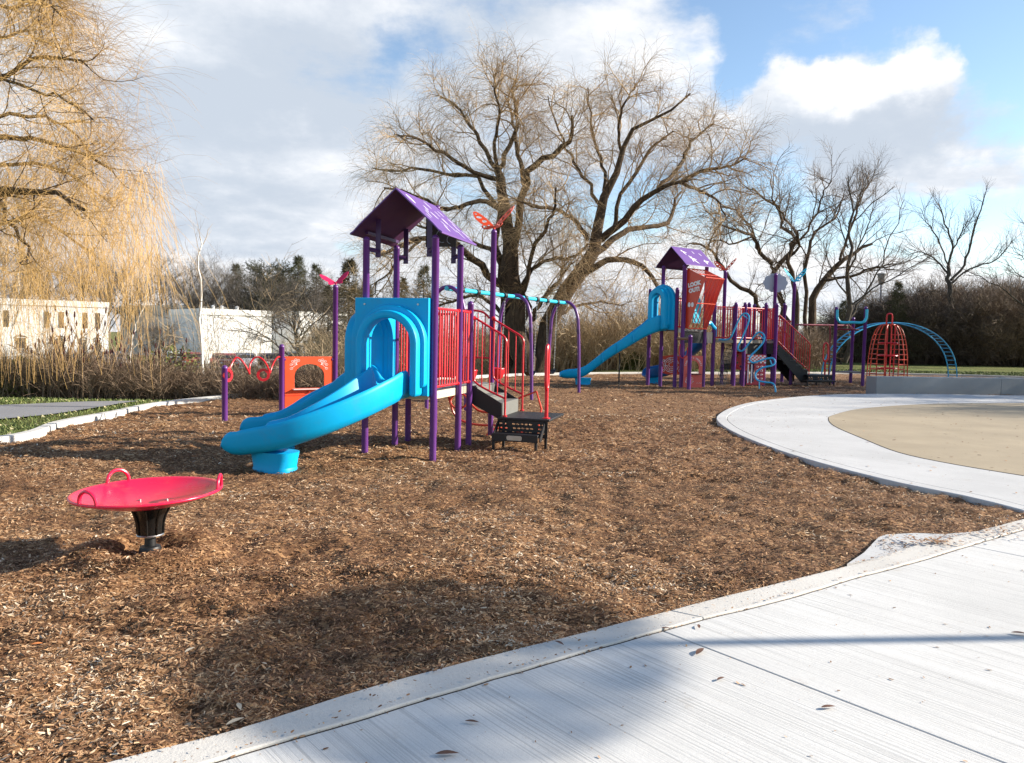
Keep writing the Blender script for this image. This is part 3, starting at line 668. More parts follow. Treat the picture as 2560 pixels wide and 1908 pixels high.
def stair_rail(parent, a, b, za, zb, z_lo_a, z_lo_b, zfoot, n, r=.016, m=red, rb=.009):
    """a,b: plan points; top rail slopes from za to zb, then turns down to zfoot"""
    A_ = V3(a, za); B_ = V3(b, zb); d = (V3(b, 0) - V3(a, 0)); dn = d.normalized()
    mb = MB(); c = smooth_path([A_, A_.lerp(B_, .5), A_.lerp(B_, .88), B_ - dn * .0 + Vector((0, 0, -.045)), V3(b, zb - .18), V3(b, (zb + zfoot) / 2), V3(b, zfoot)], 5); mb.tube(c, r, 8)
    LA = V3(a, z_lo_a); LB = V3(b, z_lo_b); mb.tube(smooth_path([V3(a, za - .02), V3(a, (za + z_lo_a) / 2), V3(a, z_lo_a + .1), LA + dn * .05, LA.lerp(LB, .5), LB], 5), r * .95, 8)
    for i in range(n):
        t = (i + 1) / (n + 1); p = A_.lerp(B_, t); q = LA.lerp(LB, t); mb.tube([q, p], rb, 6)
    mb.tube([V3(b, zfoot), V3(b, zfoot + .02)], r * 2.1, 10)
    return mb.build('handrail', m, parent)
def chute(parent, pts, m=blue, w=.44, name='slide_chute', wr=None, nose=.14):
    """pts: (x,y,z,Hleft,Hright); swept trough with rolled rims and a rounded nose"""
    P = [Vector(p[:3]) for p in pts]; Hh = [(p[3], p[4]) for p in pts]
    C = smooth_path(P, 6); HV = smooth_path([Vector((a, b, 0)) for a, b in Hh], 6)
    d = [0]
    for a, b in zip(C, C[1:]): d.append(d[-1] + (b - a).length)
    Lt = d[-1]; rings = []; n = len(C)
    extra = []
    for i in range(n):
        t = (C[min(i + 1, n - 1)] - C[max(i - 1, 0)]); tf = Vector((t.x, t.y, 0)).normalized(); left = Vector((-tf.y, tf.x, 0)); tn = t.normalized(); upv = tn.cross(-left).normalized() if False else Vector((0, 0, 1))
        rem = Lt - d[i]; f = 1.0
        if rem < nose: f = math.sqrt(max(0.0, 1 - ((nose - rem) / nose) ** 2))
        hl, hr = HV[i].x * (.18 + .82 * f), HV[i].y * (.18 + .82 * f); hw = w / 2; lift = .05 * (1 - f)
        sec = [(-hw - .052, hl - .045), (-hw - .05, hl - .008), (-hw - .03, hl + .010), (-hw - .006, hl + .004), (-hw + .004, hl - .02), (-hw + .022, max(.07, .1)), (-hw + .06, .035), (-hw + .13, .008), (0, 0.0), (hw - .13, .008), (hw - .06, .035), (hw - .022, max(.07, .1)), (hw - .004, hr - .02), (hw + .006, hr + .004), (hw + .03, hr + .010), (hw + .05, hr - .008), (hw + .052, hr - .045),
               (hw + .045, .03), (hw + .01, -.045 + lift), (hw - .07, -.085 + lift), (0, -.09 + lift), (-hw + .07, -.085 + lift), (-hw - .01, -.045 + lift), (-hw - .045, .03)]
        rings.append([C[i] + left * (-s) + upv * h for s, h in sec])
    # here s<0 is the left-hand side of travel -> left*(-s)
    ns = len(rings[0]); vs = [p for r_ in rings for p in r_]; fs = []
    for i in range(len(rings) - 1):
        for k in range(ns): fs.append((i * ns + k, (i + 1) * ns + k, (i + 1) * ns + (k + 1) % ns, i * ns + (k + 1) % ns))
    fs += [tuple(range(ns)), tuple(reversed(range((len(rings) - 1) * ns, len(rings) * ns)))]
    return MB().add(vs, fs).build(name, m, parent, sharp=50)
def u_outline(ro, ri, z0, zc, cx=0, n=22, z0i=None, rnd=.03):
    o = circ(cx, zc, ro, n, 0, math.pi); i = circ(cx, zc, ri, n, math.pi, 0); mid = (ro + ri) / 2; hw = (ro - ri) / 2
    lo = [(cx - mid + hw * math.cos(a), z0 + hw + hw * math.sin(a)) for a in [math.pi + math.pi * k / 6 for k in range(7)]]
    hi = [(cx + mid + hw * math.cos(a), z0 + hw + hw * math.sin(a)) for a in [math.pi + math.pi * k / 6 for k in range(7)]]
    return [o + lo + i + hi]
def hood(parent, M, w=1.0, z0=.83, z1=2.05, ro=.45, ri=.372, zc=1.50, cx=0.0, m=blue, rect=True):
    """M: local frame, x along the face, -y outwards"""
    out = [(-w / 2, z0), (w / 2, z0), (w / 2, z1), (-w / 2, z1)] if rect else [(-w / 2, z0), (w / 2, z0)] + circ(0, z1 - w / 2, w / 2, 18, 0, math.pi)
    hb = plate('slide_hood', [out, arch_poly(cx, 2 * ri, z0 + .001 if False else z0 + .04, zc)], .10, m, parent, M @ Matrix.Translation((0, -.03, 0)), bevel=.012)
    a = plate('hood_moulding', u_outline(ro, ri, z0 + .12, zc, cx), .10, m, hb, M @ Matrix.Translation((0, -.12, 0)), bevel=.024)
    b = plate('hood_rim', u_outline(ro - .06, ri - .02, z0 + .02, zc - .02, cx), .16, m, hb, M @ Matrix.Translation((0, -.215, 0)), bevel=.03)
    if rect:
        s = MB()
        for x in (-w / 2 + .13, w / 2 - .13): s.tube([M @ Vector((x, -.088, z1 - .07)), M @ Vector((x, -.104, z1 - .07))], .012, 10)
        s.each('bolts', steel, hb)
    return hb
def pedestal(parent, x, y, rz, z1, rx=.24, ry=.17, m=blue):
    mb = MB(); n = 28; vs = []; fs = []
    prof = [(1.0, -.05), (1.0, .015), (.97, .03), (1.03, z1 * .6), (1.10, z1)]
    for s, z in prof:
        for k in range(n):
            a = 2 * math.pi * k / n; c, s_ = math.cos(a), math.sin(a); e = .7
            lx = rx * s * math.copysign(abs(c) ** e, c); ly = ry * s * math.copysign(abs(s_) ** e, s_)
            vs.append((x + lx * math.cos(rz) - ly * math.sin(rz), y + lx * math.sin(rz) + ly * math.cos(rz), z))
    for i in range(len(prof) - 1):
        for k in range(n): fs.append((i * n + k, i * n + (k + 1) % n, (i + 1) * n + (k + 1) % n, (i + 1) * n + k))
    fs += [tuple(range((len(prof) - 1) * n, len(prof) * n))]
    return mb.add(vs, fs).build('slide_pedestal', m, parent)
def butterfly(parent, x, y, z, rz, m, s=.4, open_=50, holes=True, tip=0.0):
    """two flat wings in a V on a post top"""
    w = [(0, 0), (.10, -.10), (.26, -.20), (.42, -.20), (.52, -.08), (.46, .02), (.62, .10), (.86, .30), (1.0, .56), (.98, .68), (.80, .66), (.52, .50), (.24, .28), (.05, .10)]
    out = [(p.x, p.y) for p in smooth_path([(a, b, 0) for a, b in w], 4, closed=True)]
    hs = [out]
    if holes: hs += [circ(.72, .40, .10, 14, sx=1.3, sy=.7), circ(.45, .23, .085, 12, sx=1.2), circ(.38, -.07, .075, 12), circ(.24, .05, .05, 10), circ(.88, .56, .05, 10)]
    body = None
    for sgn in (1, -1):
        A_ = math.radians(open_ if not hasattr(open_, '__len__') else open_[0 if sgn > 0 else 1])
        M = Matrix.Translation((x, y, z)) @ Matrix.Rotation(rz, 4, 'Z') @ Matrix.Rotation(tip, 4, 'X') @ Matrix.Rotation(-A_ if sgn > 0 else math.pi + A_, 4, 'Y') @ Matrix.Scale(s, 4)
        me = curve_mesh(hs, .02); 
        me.transform(M); me.materials.clear(); o = link('wing', me, m, parent)
    mb = MB().tube([Vector((x, y, z - .03)), Vector((x, y, z + .02))], .022, 10); mb.build('butterfly_mount', m, parent)
def gable_roof(parent, M, w, l, z_e, z_a, m=purple_roof, t=.016, marks=None, v0=0.0, mark_side=1):
    """M frame: x across, y along the ridge"""
    for sgn in (1, -1):
        hw = w / 2; mb = MB()
        sec = [(0, z_a), (hw * .80, z_a - (z_a - z_e) * .80), (hw * .93, z_a - (z_a - z_e) * .95), (hw, z_e)]
        if sgn < 0: sec = [(-a, b) for a, b in sec]
        vs = []
        n = len(sec)
        for yy in (v0, v0 + l):
            for a, b in sec: vs.append(M @ Vector((a, yy, b)))
            for a, b in reversed(sec): vs.append(M @ Vector((a, yy, b - t * 1.3)))
        k = 2 * n; fs = [tuple(range(k)), tuple(reversed(range(k, 2 * k)))] + [(i, k + i, k + (i + 1) % k, (i + 1) % k) for i in range(k)]
        if sgn > 0: fs = [tuple(reversed(f)) for f in fs]
        p = mb.add(vs, fs).build('roof_panel', m, parent, sharp=30); p.data.materials.append(under_roof_shade)
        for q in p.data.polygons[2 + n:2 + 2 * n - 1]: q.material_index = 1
        if marks and sgn == mark_side:
            nx, nz = (z_a - z_e), hw; ln = math.hypot(nx, nz); mk = MB()
            for (u, v, a, ang, el) in marks:          # u down the slope 0..1, v along the ridge
                pts = []
                for q in range(12):
                    th = 2 * math.pi * q / 12; rr = 1.3 * a * (1 + .35 * math.cos(th)); lx = el * rr * math.cos(th); ly = rr * math.sin(th) * .5
                    pts.append((lx * math.cos(ang) - ly * math.sin(ang), lx * math.sin(ang) + ly * math.cos(ang)))
                vs = []
                for h in (.0008, .004):
                    for (dx, dy) in pts:
                        uu = u * hw * .98 + dx * nz / ln * 1.0; zz = z_a - (z_a - z_e) * (uu / hw); vs.append(M @ Vector((sgn * (uu + h * nx / ln), v0 + v * l + dy, zz + h * nz / ln)))
                mk.add(vs, [tuple(range(12, 24)), tuple(reversed(range(12)))] + [(i, (i + 1) % 12, 12 + (i + 1) % 12, 12 + i) for i in range(12)])
            mk.each('roof_marking', mat('white_marking', (.85, .84, .86), .45, var=.02), p)
def step_box(parent, M, u0, u1, v0, v1, z, name='step', m=black, t=.03):
    return MB().box((u0, v0, z - t), (u1, v1, z), M).build(name, m, parent, bevel=.006)
def holed_plate(parent, M, u0, u1, z0, z1, rows=3, cols=11, m=black, name='riser_plate', th=.012, hole=(.021, .0095)):
    cw = (u1 - u0); hs = [[(u0, z0), (u1, z0), (u1, z1), (u0, z1)]]
    for r_ in range(rows):
        for c in range(cols):
            if abs(c - cols / 2 + .5) > cols / 2 - 3 and abs(c - cols / 2 + .5) < cols / 2 - 1.6: continue
            x = u0 + cw * (c + .5 + (.25 if r_ % 2 else 0)) / (cols + .5); z = z0 + (z1 - z0) * (.28 + .5 * r_ / max(1, rows - 1))
            hs.append(circ(x, z, 1.0, 10, sx=hole[0] * cw / .85, sy=hole[1]))
    return plate(name, hs, th, m, parent, M)
def floral(mb, M, x, z, s, mir=1):
    for k in range(5):
        a = 2.2 * k / 4 - .2; pts = [(x + mir * s * (.15 * k / 4 + .6 * t * math.cos(a)), z + s * (.7 * t * math.sin(a) - .25 * t * t)) for t in [i / 5 for i in range(6)]]
        mb.tube([M @ Vector((p[0], 0, p[1])) for p in pts], .0035, 5)
        cx, cz = pts[-1]; mb.tube([M @ Vector((cx + .028 * math.cos(q) * s * 5, 0, cz + .02 * math.sin(q) * s * 5)) for q in [i * .7 for i in range(9)]], .003, 5, closed=True)

# ------------------------------------------------------------------ near play tower
M1 = Vector((-1.465, 9.96, 0)); RZ1 = math.atan2(-.26, .93)
T1 = thing('play_tower', 'nearest play tower with purple gable roof, twin turquoise slides and red railings', 'playground tower', M1, RZ1)
I4 = Matrix.Identity(4)
def near_tower():
    t = T1
    for x, y, h in ((-.48, 0, 2.86), (.48, 0, 2.87), (.48, .95, 2.86), (-.48, .95, 2.86), (.48, 1.42, 2.10), (-.48, 1.42, 1.95), (.48, 2.50, 3.28), (-.48, 2.50, 3.68)):
        post(t, x, y, h)
    d = MB().box((-.435, .03, .79), (.435, 1.415, .865)).build('deck', deckm, t, bevel=.008)
    MB().box((-.435, 1.421, .79), (.435, 2.48, .867)).build('deck', deckm, t, bevel=.008)
    MB().box((.436, .05, .765), (.452, .90, .868)).box((.436, 1.0, .765), (.452, 1.37, .868)).box((-.40, .012, .765), (.40, .028, .862)).each('deck_edge', cream, t, bevel=.003)
    hl = MB()
    for i in range(9): hl.tube([(.450, .12 + i * .085, .815), (.4535, .12 + i * .085, .815)], .006, 8)
    hl.each('bolt_hole', darkpanel, t)
    M = Matrix.Translation((-.04, -.02, 0)); hood(t, M @ Matrix.Translation((-.03, 0, 0)), w=1.0, cx=.03)
    ML = frame((-.50, .475, 0), (0, -1)); hood(t, ML, w=.94, cx=0)
    # chutes
    arc = [(-1.12 + 1.08 * math.cos(a), -.34 - 1.08 * math.sin(a)) for a in [i * math.pi / 2 / 6 for i in range(7)]]
    zs = [.83, .76, .66, .55, .44, .34, .285]
    pts = [(-.04, .0, .862, .05, .05), (-.04, -.12, .862, .10, .12), (-.04, -.24, .855, .30, .26)] + [(p[0], p[1], z, .31 - .012 * i, .30 - .016 * i) for i, (p, z) in enumerate(zip(arc, zs))] + [(-1.24, -1.42, .262, .19, .19), (-1.34, -1.42, .258, .185, .185), (-1.45, -1.42, .255, .185, .185)]
    pts = [(x, y, z, hr, hl_) for x, y, z, hl_, hr in pts]
    chute(t, pts)
    pedestal(t, -.97, -1.33, -.12, .21, rx=.26, ry=.18)
    pts2 = [(-.46, .475, .862, .05, .05), (-.58, .475, .862, .12, .12), (-.72, .475, .85, .30, .30), (-.92, .46, .77, .30, .30), (-1.15, .40, .64, .28, .28), (-1.40, .27, .50, .26, .26), (-1.62, .13, .38, .22, .22), (-1.82, .03, .29, .20, .20), (-1.98, -.03, .265, .19, .19), (-2.08, -.05, .26, .185, .185), (-2.18, -.06, .258, .185, .185)]
    chute(t, pts2); pedestal(t, -1.80, .0, .1, .185)
    MB().tube([(-.9, -1.15, .36), (-.30, -.2, .70)], .03, 8).build('slide_brace', black, t)
    # railings
    barrier(t, (.48, .045), (.48, .905), .93, 1.94, 9); barrier(t, (.48, .995), (.48, 1.375), .93, 1.94, 4)
    barrier(t, (-.48, .995), (-.48, 1.375), .93, 1.94, 4); barrier(t, (-.48, 1.465), (-.48, 2.455), .93, 1.94, 10)
    barrier(t, (-.435, 2.50), (-.18, 2.50), .93, 1.94, 3)
    mb = MB(); mb.tube(smooth_path([(.435, 2.50, 1.88), (.30, 2.50, 1.98), (.0, 2.5, 2.0), (-.12, 2.5, 1.9), (-.15, 2.5, 1.5), (-.15, 2.5, .9)], 5), .017, 8)
    for i in range(4): mb.tube([(.36 - i * .12, 2.5, 1.97), (.36 - i * .12, 2.5, 1.25)], .010, 6)
    mb.tube([(.435, 2.5, 1.25), (-.15, 2.5, 1.25)], .014, 8); mb.build('barrier', red, t)
    # stairs to the transfer platform
    st = MB()
    for v in (1.50, 2.40):
        st.prism([(.50, .87), (.96, .62), (.96, .37), (.50, .60)], v - .012, v + .012, Matrix(((1, 0, 0, 0), (0, 0, 1, 0), (0, 1, 0, 0), (0, 0, 0, 1))))
    st.each('stringer', black, t, bevel=.004)
    MB().box((.49, 1.513, .845), (.56, 2.387, .867)).box((.56, 1.513, .72), (.575, 2.387, .845)).box((.575, 1.513, .70), (.77, 2.387, .72)).box((.935, 1.513, .43), (.965, 2.387, .63)).box((.77, 1.513, .60), (.935, 2.387, .63)).box((.77, 1.513, .63), (.782, 2.387, .70)).each('stair_tread', step_grey, t, bevel=.004)
    stair_rail(t, (.53, 1.47), (1.02, 1.44), 1.86, 1.58, .90, .70, .44, 3); stair_rail(t, (.53, 2.43), (1.02, 2.41), 1.86, 1.58, .90, .70, .44, 3)
    MB().tube([(.48, 1.42, 1.84), (.54, 1.47, 1.86)], .03, 8).tube([(.48, 2.5, 1.9), (.53, 2.43, 1.86)], .03, 8).each('rail_clamp', red, t)
    # transfer platform
    MB().box((.93, 1.36, .40), (1.70, 2.36, .435)).build('platform', step_grey if False else black, t, bevel=.008)
    fr = holed_plate(t, Matrix.Translation((0, 1.385, 0)), .95, 1.67, .16, .40, rows=3, cols=11, hole=(.030, .012))
    MB().box((.93, 1.10, .195), (1.60, 1.37, .235)).build('lower_step', black, t, bevel=.006)
    MB().box((.93, 1.088, .13), (1.60, 1.10, .234)).build('step_front', black, t, bevel=.004)
    plate('maker_plate', [[(1.17, .15), (1.36, .15), (1.375, .165), (1.375, .20), (1.36, .215), (1.17, .215), (1.155, .20), (1.155, .165)]], .006, steel, t, Matrix.Translation((0, 1.083, 0)))
    for x, y in ((.95, 1.13), (1.57, 1.12), (1.03, 1.36), (1.64, 1.42)):
        MB().box((x - .018, y - .018, -.05), (x + .018, y + .018, .40 if y > 1.3 else .195)).build('platform_leg', black, t, bevel=.003)
    MB().prism([(1.37, .40), (1.10, .20), (1.10, .14), (1.16, .14), (1.42, .34)], 1.62, 1.635, Matrix(((0, 0, 1, 0), (1, 0, 0, 0), (0, 1, 0, 0), (0, 0, 0, 1)))).prism([(1.37, .40), (1.10, .20), (1.10, .14), (1.16, .14), (1.42, .34)], .935, .95, Matrix(((0, 0, 1, 0), (1, 0, 0, 0), (0, 1, 0, 0), (0, 0, 0, 1)))).each('side_bracket', black, t)
    x, y = 1.62, 1.50; hr = MB(); hr.tube([(x, y, .43), (x, y, .88)], .028, 12); hr.lathe([(.06, .43), (.06, .445), (.03, .455)], 14, (x, y, 0))
    loop = smooth_path([(x, y, .84), (x, y - .05, .93), (x, y - .055, 1.15), (x, y - .05, 1.40), (x, y, 1.48), (x, y + .05, 1.40), (x, y + .055, 1.15), (x, y + .05, .93)], 5, closed=True); hr.tube(loop, .025, 10, closed=True); hr.build('grab_post', red, t)
    # roof
    marks = [(.17, .13, .045, .0, 1.6), (.40, .30, .018, .1, 1.8), (.30, .38, .02, .3, 1.9), (.50, .22, .014, -.1, 4), (.47, .40, .022, .2, 2.6), (.36, .62, .013, -.2, 4), (.28, .80, .014, .1, 3.5), (.55, .60, .03, .0, 1.8), (.68, .42, .013, .1, 4), (.72, .62, .015, .2, 4), (.62, .83, .018, -.1, 4), (.45, .90, .02, .2, 3), (.80, .36, .02, -.3, 3), (.83, .70, .014, .0, 5), (.76, .92, .018, .2, 3), (.13, .60, .02, .1, 3), (.88, .9, .012, 0, 4), (.60, .12, .012, .1, 3)]
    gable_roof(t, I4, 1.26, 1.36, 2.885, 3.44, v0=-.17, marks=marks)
    dark = mat('deep_purple', (.045, .012, .07), .4)
    for x in (-.36, .36):
        for y in (.10, 1.0):
            z_t = 3.44 - .555 * abs(x) / .63 - .03
            MB().box((x - .035, y - .006, 2.60), (x + .035, y + .006, z_t)).tube([(x, y - .012, 2.66), (x, y + .012, 2.66)], .012, 8).tube([(x, y, 2.68), (math.copysign(.47, x), y - (.1 if y < .5 else .05), 2.70)], .03, 8).build('roof_bracket', dark, t)
    MB().box((-.54, .085, 2.90), (-.50, 1.06, 2.94)).box((.50, .085, 2.90), (.54, 1.06, 2.94)).each('roof_beam', dark, t)
    # gable artwork panel at the back: plain brown panel with pale curls
    gp = plate('gable_panel', [[(-.05, 2.83), (.40, 2.83), (.40, 3.03), (.05, 3.33), (-.05, 3.30)]], .012, darkpanel, t, Matrix.Translation((0, .98, 0)))
    c = MB()
    for (cx, cz, rr, a0, a1) in ((.10, 3.10, .07, 0, 4), (.20, 2.98, .09, 1, 5), (.30, 3.05, .05, 3, 7.5), (.08, 2.95, .05, 2, 6), (.18, 3.16, .04, 0, 5), (.33, 2.93, .06, 1.5, 4.5)):
        c.tube([(cx + rr * math.cos(a0 + (a1 - a0) * i / 10), .970, cz + rr * math.sin(a0 + (a1 - a0) * i / 10)) for i in range(11)], .005, 5)
    c.build('panel_curls', grey, gp)
    # butterfly on the tall post
    butterfly(t, .48, 2.50, 3.31, R(2), orange, s=.38, open_=(33, 16), tip=R(50))
    # orange loop climber behind the deck
    oc = MB()
    oc.tube(smooth_path([(-.36, 2.54, .86), (-.38, 2.75, .80), (-.40, 2.98, .50), (-.30, 3.05, .22), (.0, 3.0, .12), (.35, 2.95, .12), (.62, 2.85, .16)], 6), .019, 8)
    oc.tube(smooth_path([(.05, 2.54, .86), (-.02, 2.80, .78), (-.06, 2.95, .55), (.10, 2.98, .36), (.35, 2.92, .34), (.55, 2.80, .40)], 6), .019, 8)
    for (cx, cz, rr) in ((-.22, .50, .15), (.30, .60, .14), (.55, .42, .12)): oc.tube([(cx + rr * math.cos(a), 2.95 + .05 * math.sin(a), cz + rr * .8 * math.sin(a)) for a in [i * math.pi / 8 for i in range(16)]], .017, 8, closed=True)
    oc.tube([(.45, 2.5, .3), (.9, 2.75, .62), (1.15, 2.8, .72), (1.25, 2.75, .45), (1.18, 2.7, -.05)], .018, 8)
    oc.tube(smooth_path([(.35, 2.6, -.05), (.5, 2.7, .1), (.8, 2.85, .06), (1.1, 2.9, -.05)], 6), .018, 8)
    oc.build('loop_climber', orange_red, t)
near_tower()

# ------------------------------------------------------------------ panel frame left of the tower
def Pg(px, Y):
    y = 841 + (px - 1280) * .0192 + 3077 / Y; w = W(px, y, Y); return Vector((w.x, w.y, 0))
def zat(px, py, Y): return W(px, py, Y).z
def toddler_frame():
    a = G(562, 1055); b = G(704, 1040); c = Pg(837, 15.2)
    t = thing('play_panel_frame', 'low purple post frame with orange window panel, red coil and pink butterfly', 'play panel', b)
    o = b; A_ = a - o; C_ = c - o
    post(t, A_.x, A_.y, 1.0, r=.05); post(t, 0, 0, 1.37, r=.05); post(t, C_.x, C_.y, 2.55, r=.05)
    M = frame((0, 0, 0), (C_.x, C_.y)); L = Vector((C_.x, C_.y, 0)).length
    arch = [(.24, .50), (.24 + (L - .46), .50)]; hw = (L - .46) / 2; arch += [(L / 2 + .01 + hw * math.cos(q), .70 + hw * .9 * math.sin(q)) for q in [math.pi * k / 16 for k in range(17)]]
    zt = 1.13
    pn = plate('window_panel', [[(.06, .04), (L - .06, .04), (L - .06, zt), (.06, zt)], [(.24, .52), (L - .22, .52)] + [(L / 2 + .01 + hw * math.cos(q), .76 + hw * .78 * math.sin(q)) for q in [math.pi * k / 16 for k in range(17)]]], .02, orange, t, M, bevel=.003)
    MB().box((.20, -.10, .495), (L - .18, .06, .515), M).build('shelf', mat('pink_shelf', (.62, .45, .42), .5), pn, bevel=.003)
    MB().box((.06, -.02, .38), (L - .06, -.014, .40), M).box((L / 2 - .02, -.05, .44), (L / 2 + .02, -.014, .495), M).build('shelf_bracket', orange_red, pn)
    f = MB(); Mf = M @ Matrix.Translation((0, -.0135, 0))
    floral(f, Mf, .30, .98, .2, -1); floral(f, Mf, L - .30, .98, .2, 1); floral(f, Mf, L / 2 - .05, .14, .22, 1); floral(f, Mf, L / 2 - .05, .14, .22, -1)
    f.build('flower_lines', white, pn)
    w = MB(); Mc = frame((A_.x, A_.y, 0), (-A_.x, -A_.y)); Lc = Vector((A_.x, A_.y, 0)).length; P = []
    for i in range(61):
        s = i / 60; ph = s * 2 * math.pi * 2.5; P.append(Mc @ Vector((.06 + (Lc - .10) * s, .10 * math.sin(ph) * math.sin(math.pi * s), .98 + .15 * math.sin(ph - 1.2) * min(1, 4 * s + .3))))
    w.tube(P, .016, 8); w.build('coil_rail', red, t)
    for s, z in ((.05, .82), (.66, .80)):
        h = MB(); c0 = Mc @ Vector((Lc * s, 0, z)); hexo = [(.12 * math.cos(q), .12 * math.sin(q)) for q in [k * math.pi / 8 for k in range(16)]]; hexi = [(.075 * math.cos(q), .075 * math.sin(q)) for q in [k * math.pi / 3 + .3 for k in range(6)]]
        plate('hexagon_ring', [hexo, hexi], .03, red, t, Matrix.Translation(c0) @ Matrix.Rotation(R(70 if s < .3 else 15), 4, 'Z'))
    butterfly(t, C_.x, C_.y, 2.58, R(22), magenta, s=.29, open_=(30, 4), holes=False, tip=R(48))
    MB().tube([(C_.x, C_.y, zt - .05), (C_.x - .06, C_.y - .04, zt - .05)], .03, 8).tube([(0, 0, zt - .05), (.06, .04, zt - .05)], .03, 8).each('panel_clamp', purple, t)
toddler_frame()

# ------------------------------------------------------------------ spinner dish
def spinner():
    t = thing('spinner_dish', 'crimson spinner dish with three hoop handles on a black pedestal in the mulch', 'spinner', (SPIN.x, SPIN.y, 0))
    MB().lathe([(.072, -.05), (.072, .075), (.066, .088), (.038, .095), (.036, .15)], 28).build('base_post', black, t, sharp=40)
    MB().lathe([(.034, .148), (.034, .165), (.088, .166), (.09, .172), (.086, .178)], 28).build('bearing_ring', steel, t, sharp=40)
    cup = [(.082, .178), (.083, .22), (.088, .27), (.10, .31), (.125, .36), (.13, .368)]
    ob = MB().lathe(cup, 28)
    for k in range(8):
        a = k * math.pi / 4 + .2; c, s = math.cos(a), math.sin(a); ob.tube([(c * .086, s * .086, .18), (c * .088, s * .088, .25), (c * .104, s * .104, .31), (c * .128, s * .128, .362)], .009, 6)
    ob.build('pedestal_cup', mat('gloss_black', (.008, .008, .008), .15), t, sharp=40)
    Rr = .59; zt = .515
    tilt = Matrix.Rotation(R(-1.3), 4, 'Y') @ Matrix.Rotation(R(.8), 4, 'X')
    DS = .81; prof = [(r_ * DS, .385 + (z - .385) * .78) for r_, z in [(.001, .385), (.12, .388), (.25, .403), (.38, .432), (.50, .472), (.56, .500), (.585, .515), (.600, .514), (.606, .503), (.600, .492), (.56, .482), (.50, .455), (.38, .415), (.25, .386), (.12, .371), (.001, .368)]]
    mb = MB().lathe([(r_, z) for r_, z in reversed(prof)], 72); mb.v = [tuple(tilt @ Vector(v)) for v in mb.v]
    dish = mb.build('dish', pink_red, t, sharp=60)
    for ang in (200 - 75 + 15, 248, 12):
        a = R(ang); hb = MB(); P = []
        hw = .078
        for i in range(17):
            q = math.pi * i / 16; s = hw * math.cos(q); h = .095 * math.sin(q) ** .8 if 0 < i < 16 else 0
            b = a + s / .48; P.append(tilt @ Vector((.590 * DS * math.cos(b), .590 * DS * math.sin(b), .474 + h)))
        hb.tube(P, .0125, 10); hb.build('handle', pink_red, dish)
    bo = MB()
    for k in range(4):
        a = R(50 + 90 * k); bo.tube([tilt @ Vector((.13 * math.cos(a), .13 * math.sin(a), .385)), tilt @ Vector((.13 * math.cos(a), .13 * math.sin(a), .400))], .010, 8)
    bo.each('bolts', steel, dish)
spinner()

# ------------------------------------------------------------------ swings
def swing_set():
    c = [Vector((-1.42, 16.6, 0)), Vector((.05, 19.5, 0)), Vector((1.50, 22.5, 0))]
    bd = (c[2] - c[0]).normalized(); ax = Vector((bd.y, -bd.x, 0)); o = c[1]
    t = thing('swing_set', 'swing frame of three purple arches under a long pale blue beam', 'swing set', o)
    for q in c:
        P = []
        pts = [(-.50, -.05), (-.47, 1.2), (-.43, 1.95), (-.40, 2.2), (-.30, 2.46), (-.14, 2.60), (0, 2.63), (.14, 2.60), (.30, 2.46), (.40, 2.2), (.43, 1.95), (.47, 1.2), (.50, -.05)]
        P = smooth_path([q - o + ax * a + Vector((0, 0, z)) for a, z in pts], 5); MB().tube(P, .044, 12).build('arch_leg', purple, t)
        MB().tube([q - o + ax * .445 + Vector((0, 0, 1.70)), q - o + ax * .435 + Vector((0, 0, 1.83))], .05, 12).tube([q - o - ax * .445 + Vector((0, 0, 1.70)), q - o - ax * .435 + Vector((0, 0, 1.83))], .05, 12).each('leg_collar', mat('dark_purple', (.06, .015, .10), .4), t)
    up = Vector((0, 0, 2.60))
    MB().tube([c[0] - o + up - bd * .05, c[2] - o + up + bd * .05], .050, 14).build('beam', aqua, t)
    def chain(mb, p, q, n):
        for i in range(n):
            a = p.lerp(q, i / n); b = p.lerp(q, (i + 1) / n); mid = (a + b) / 2; s = .012
            side = ax if i % 2 else bd; mb.tube([a + side * 0, a.lerp(b, .2) + side * s, a.lerp(b, .8) + side * s, b, a.lerp(b, .8) - side * s, a.lerp(b, .2) - side * s], .0038, 4, closed=True)
    for bay in (0, 1):
        for k in range(4):
            s = (.18, .40, .60, .82)[k]; p = c[bay].lerp(c[bay + 1], s) - o + up
            MB().tube([p - bd * .06, p + bd * .06], .064, 12).tube([p + Vector((0, 0, -.05)), p + Vector((0, 0, -.13))], .02, 8).build('hanger_clamp', black, t)
    return c, o, bd, ax, chain, up
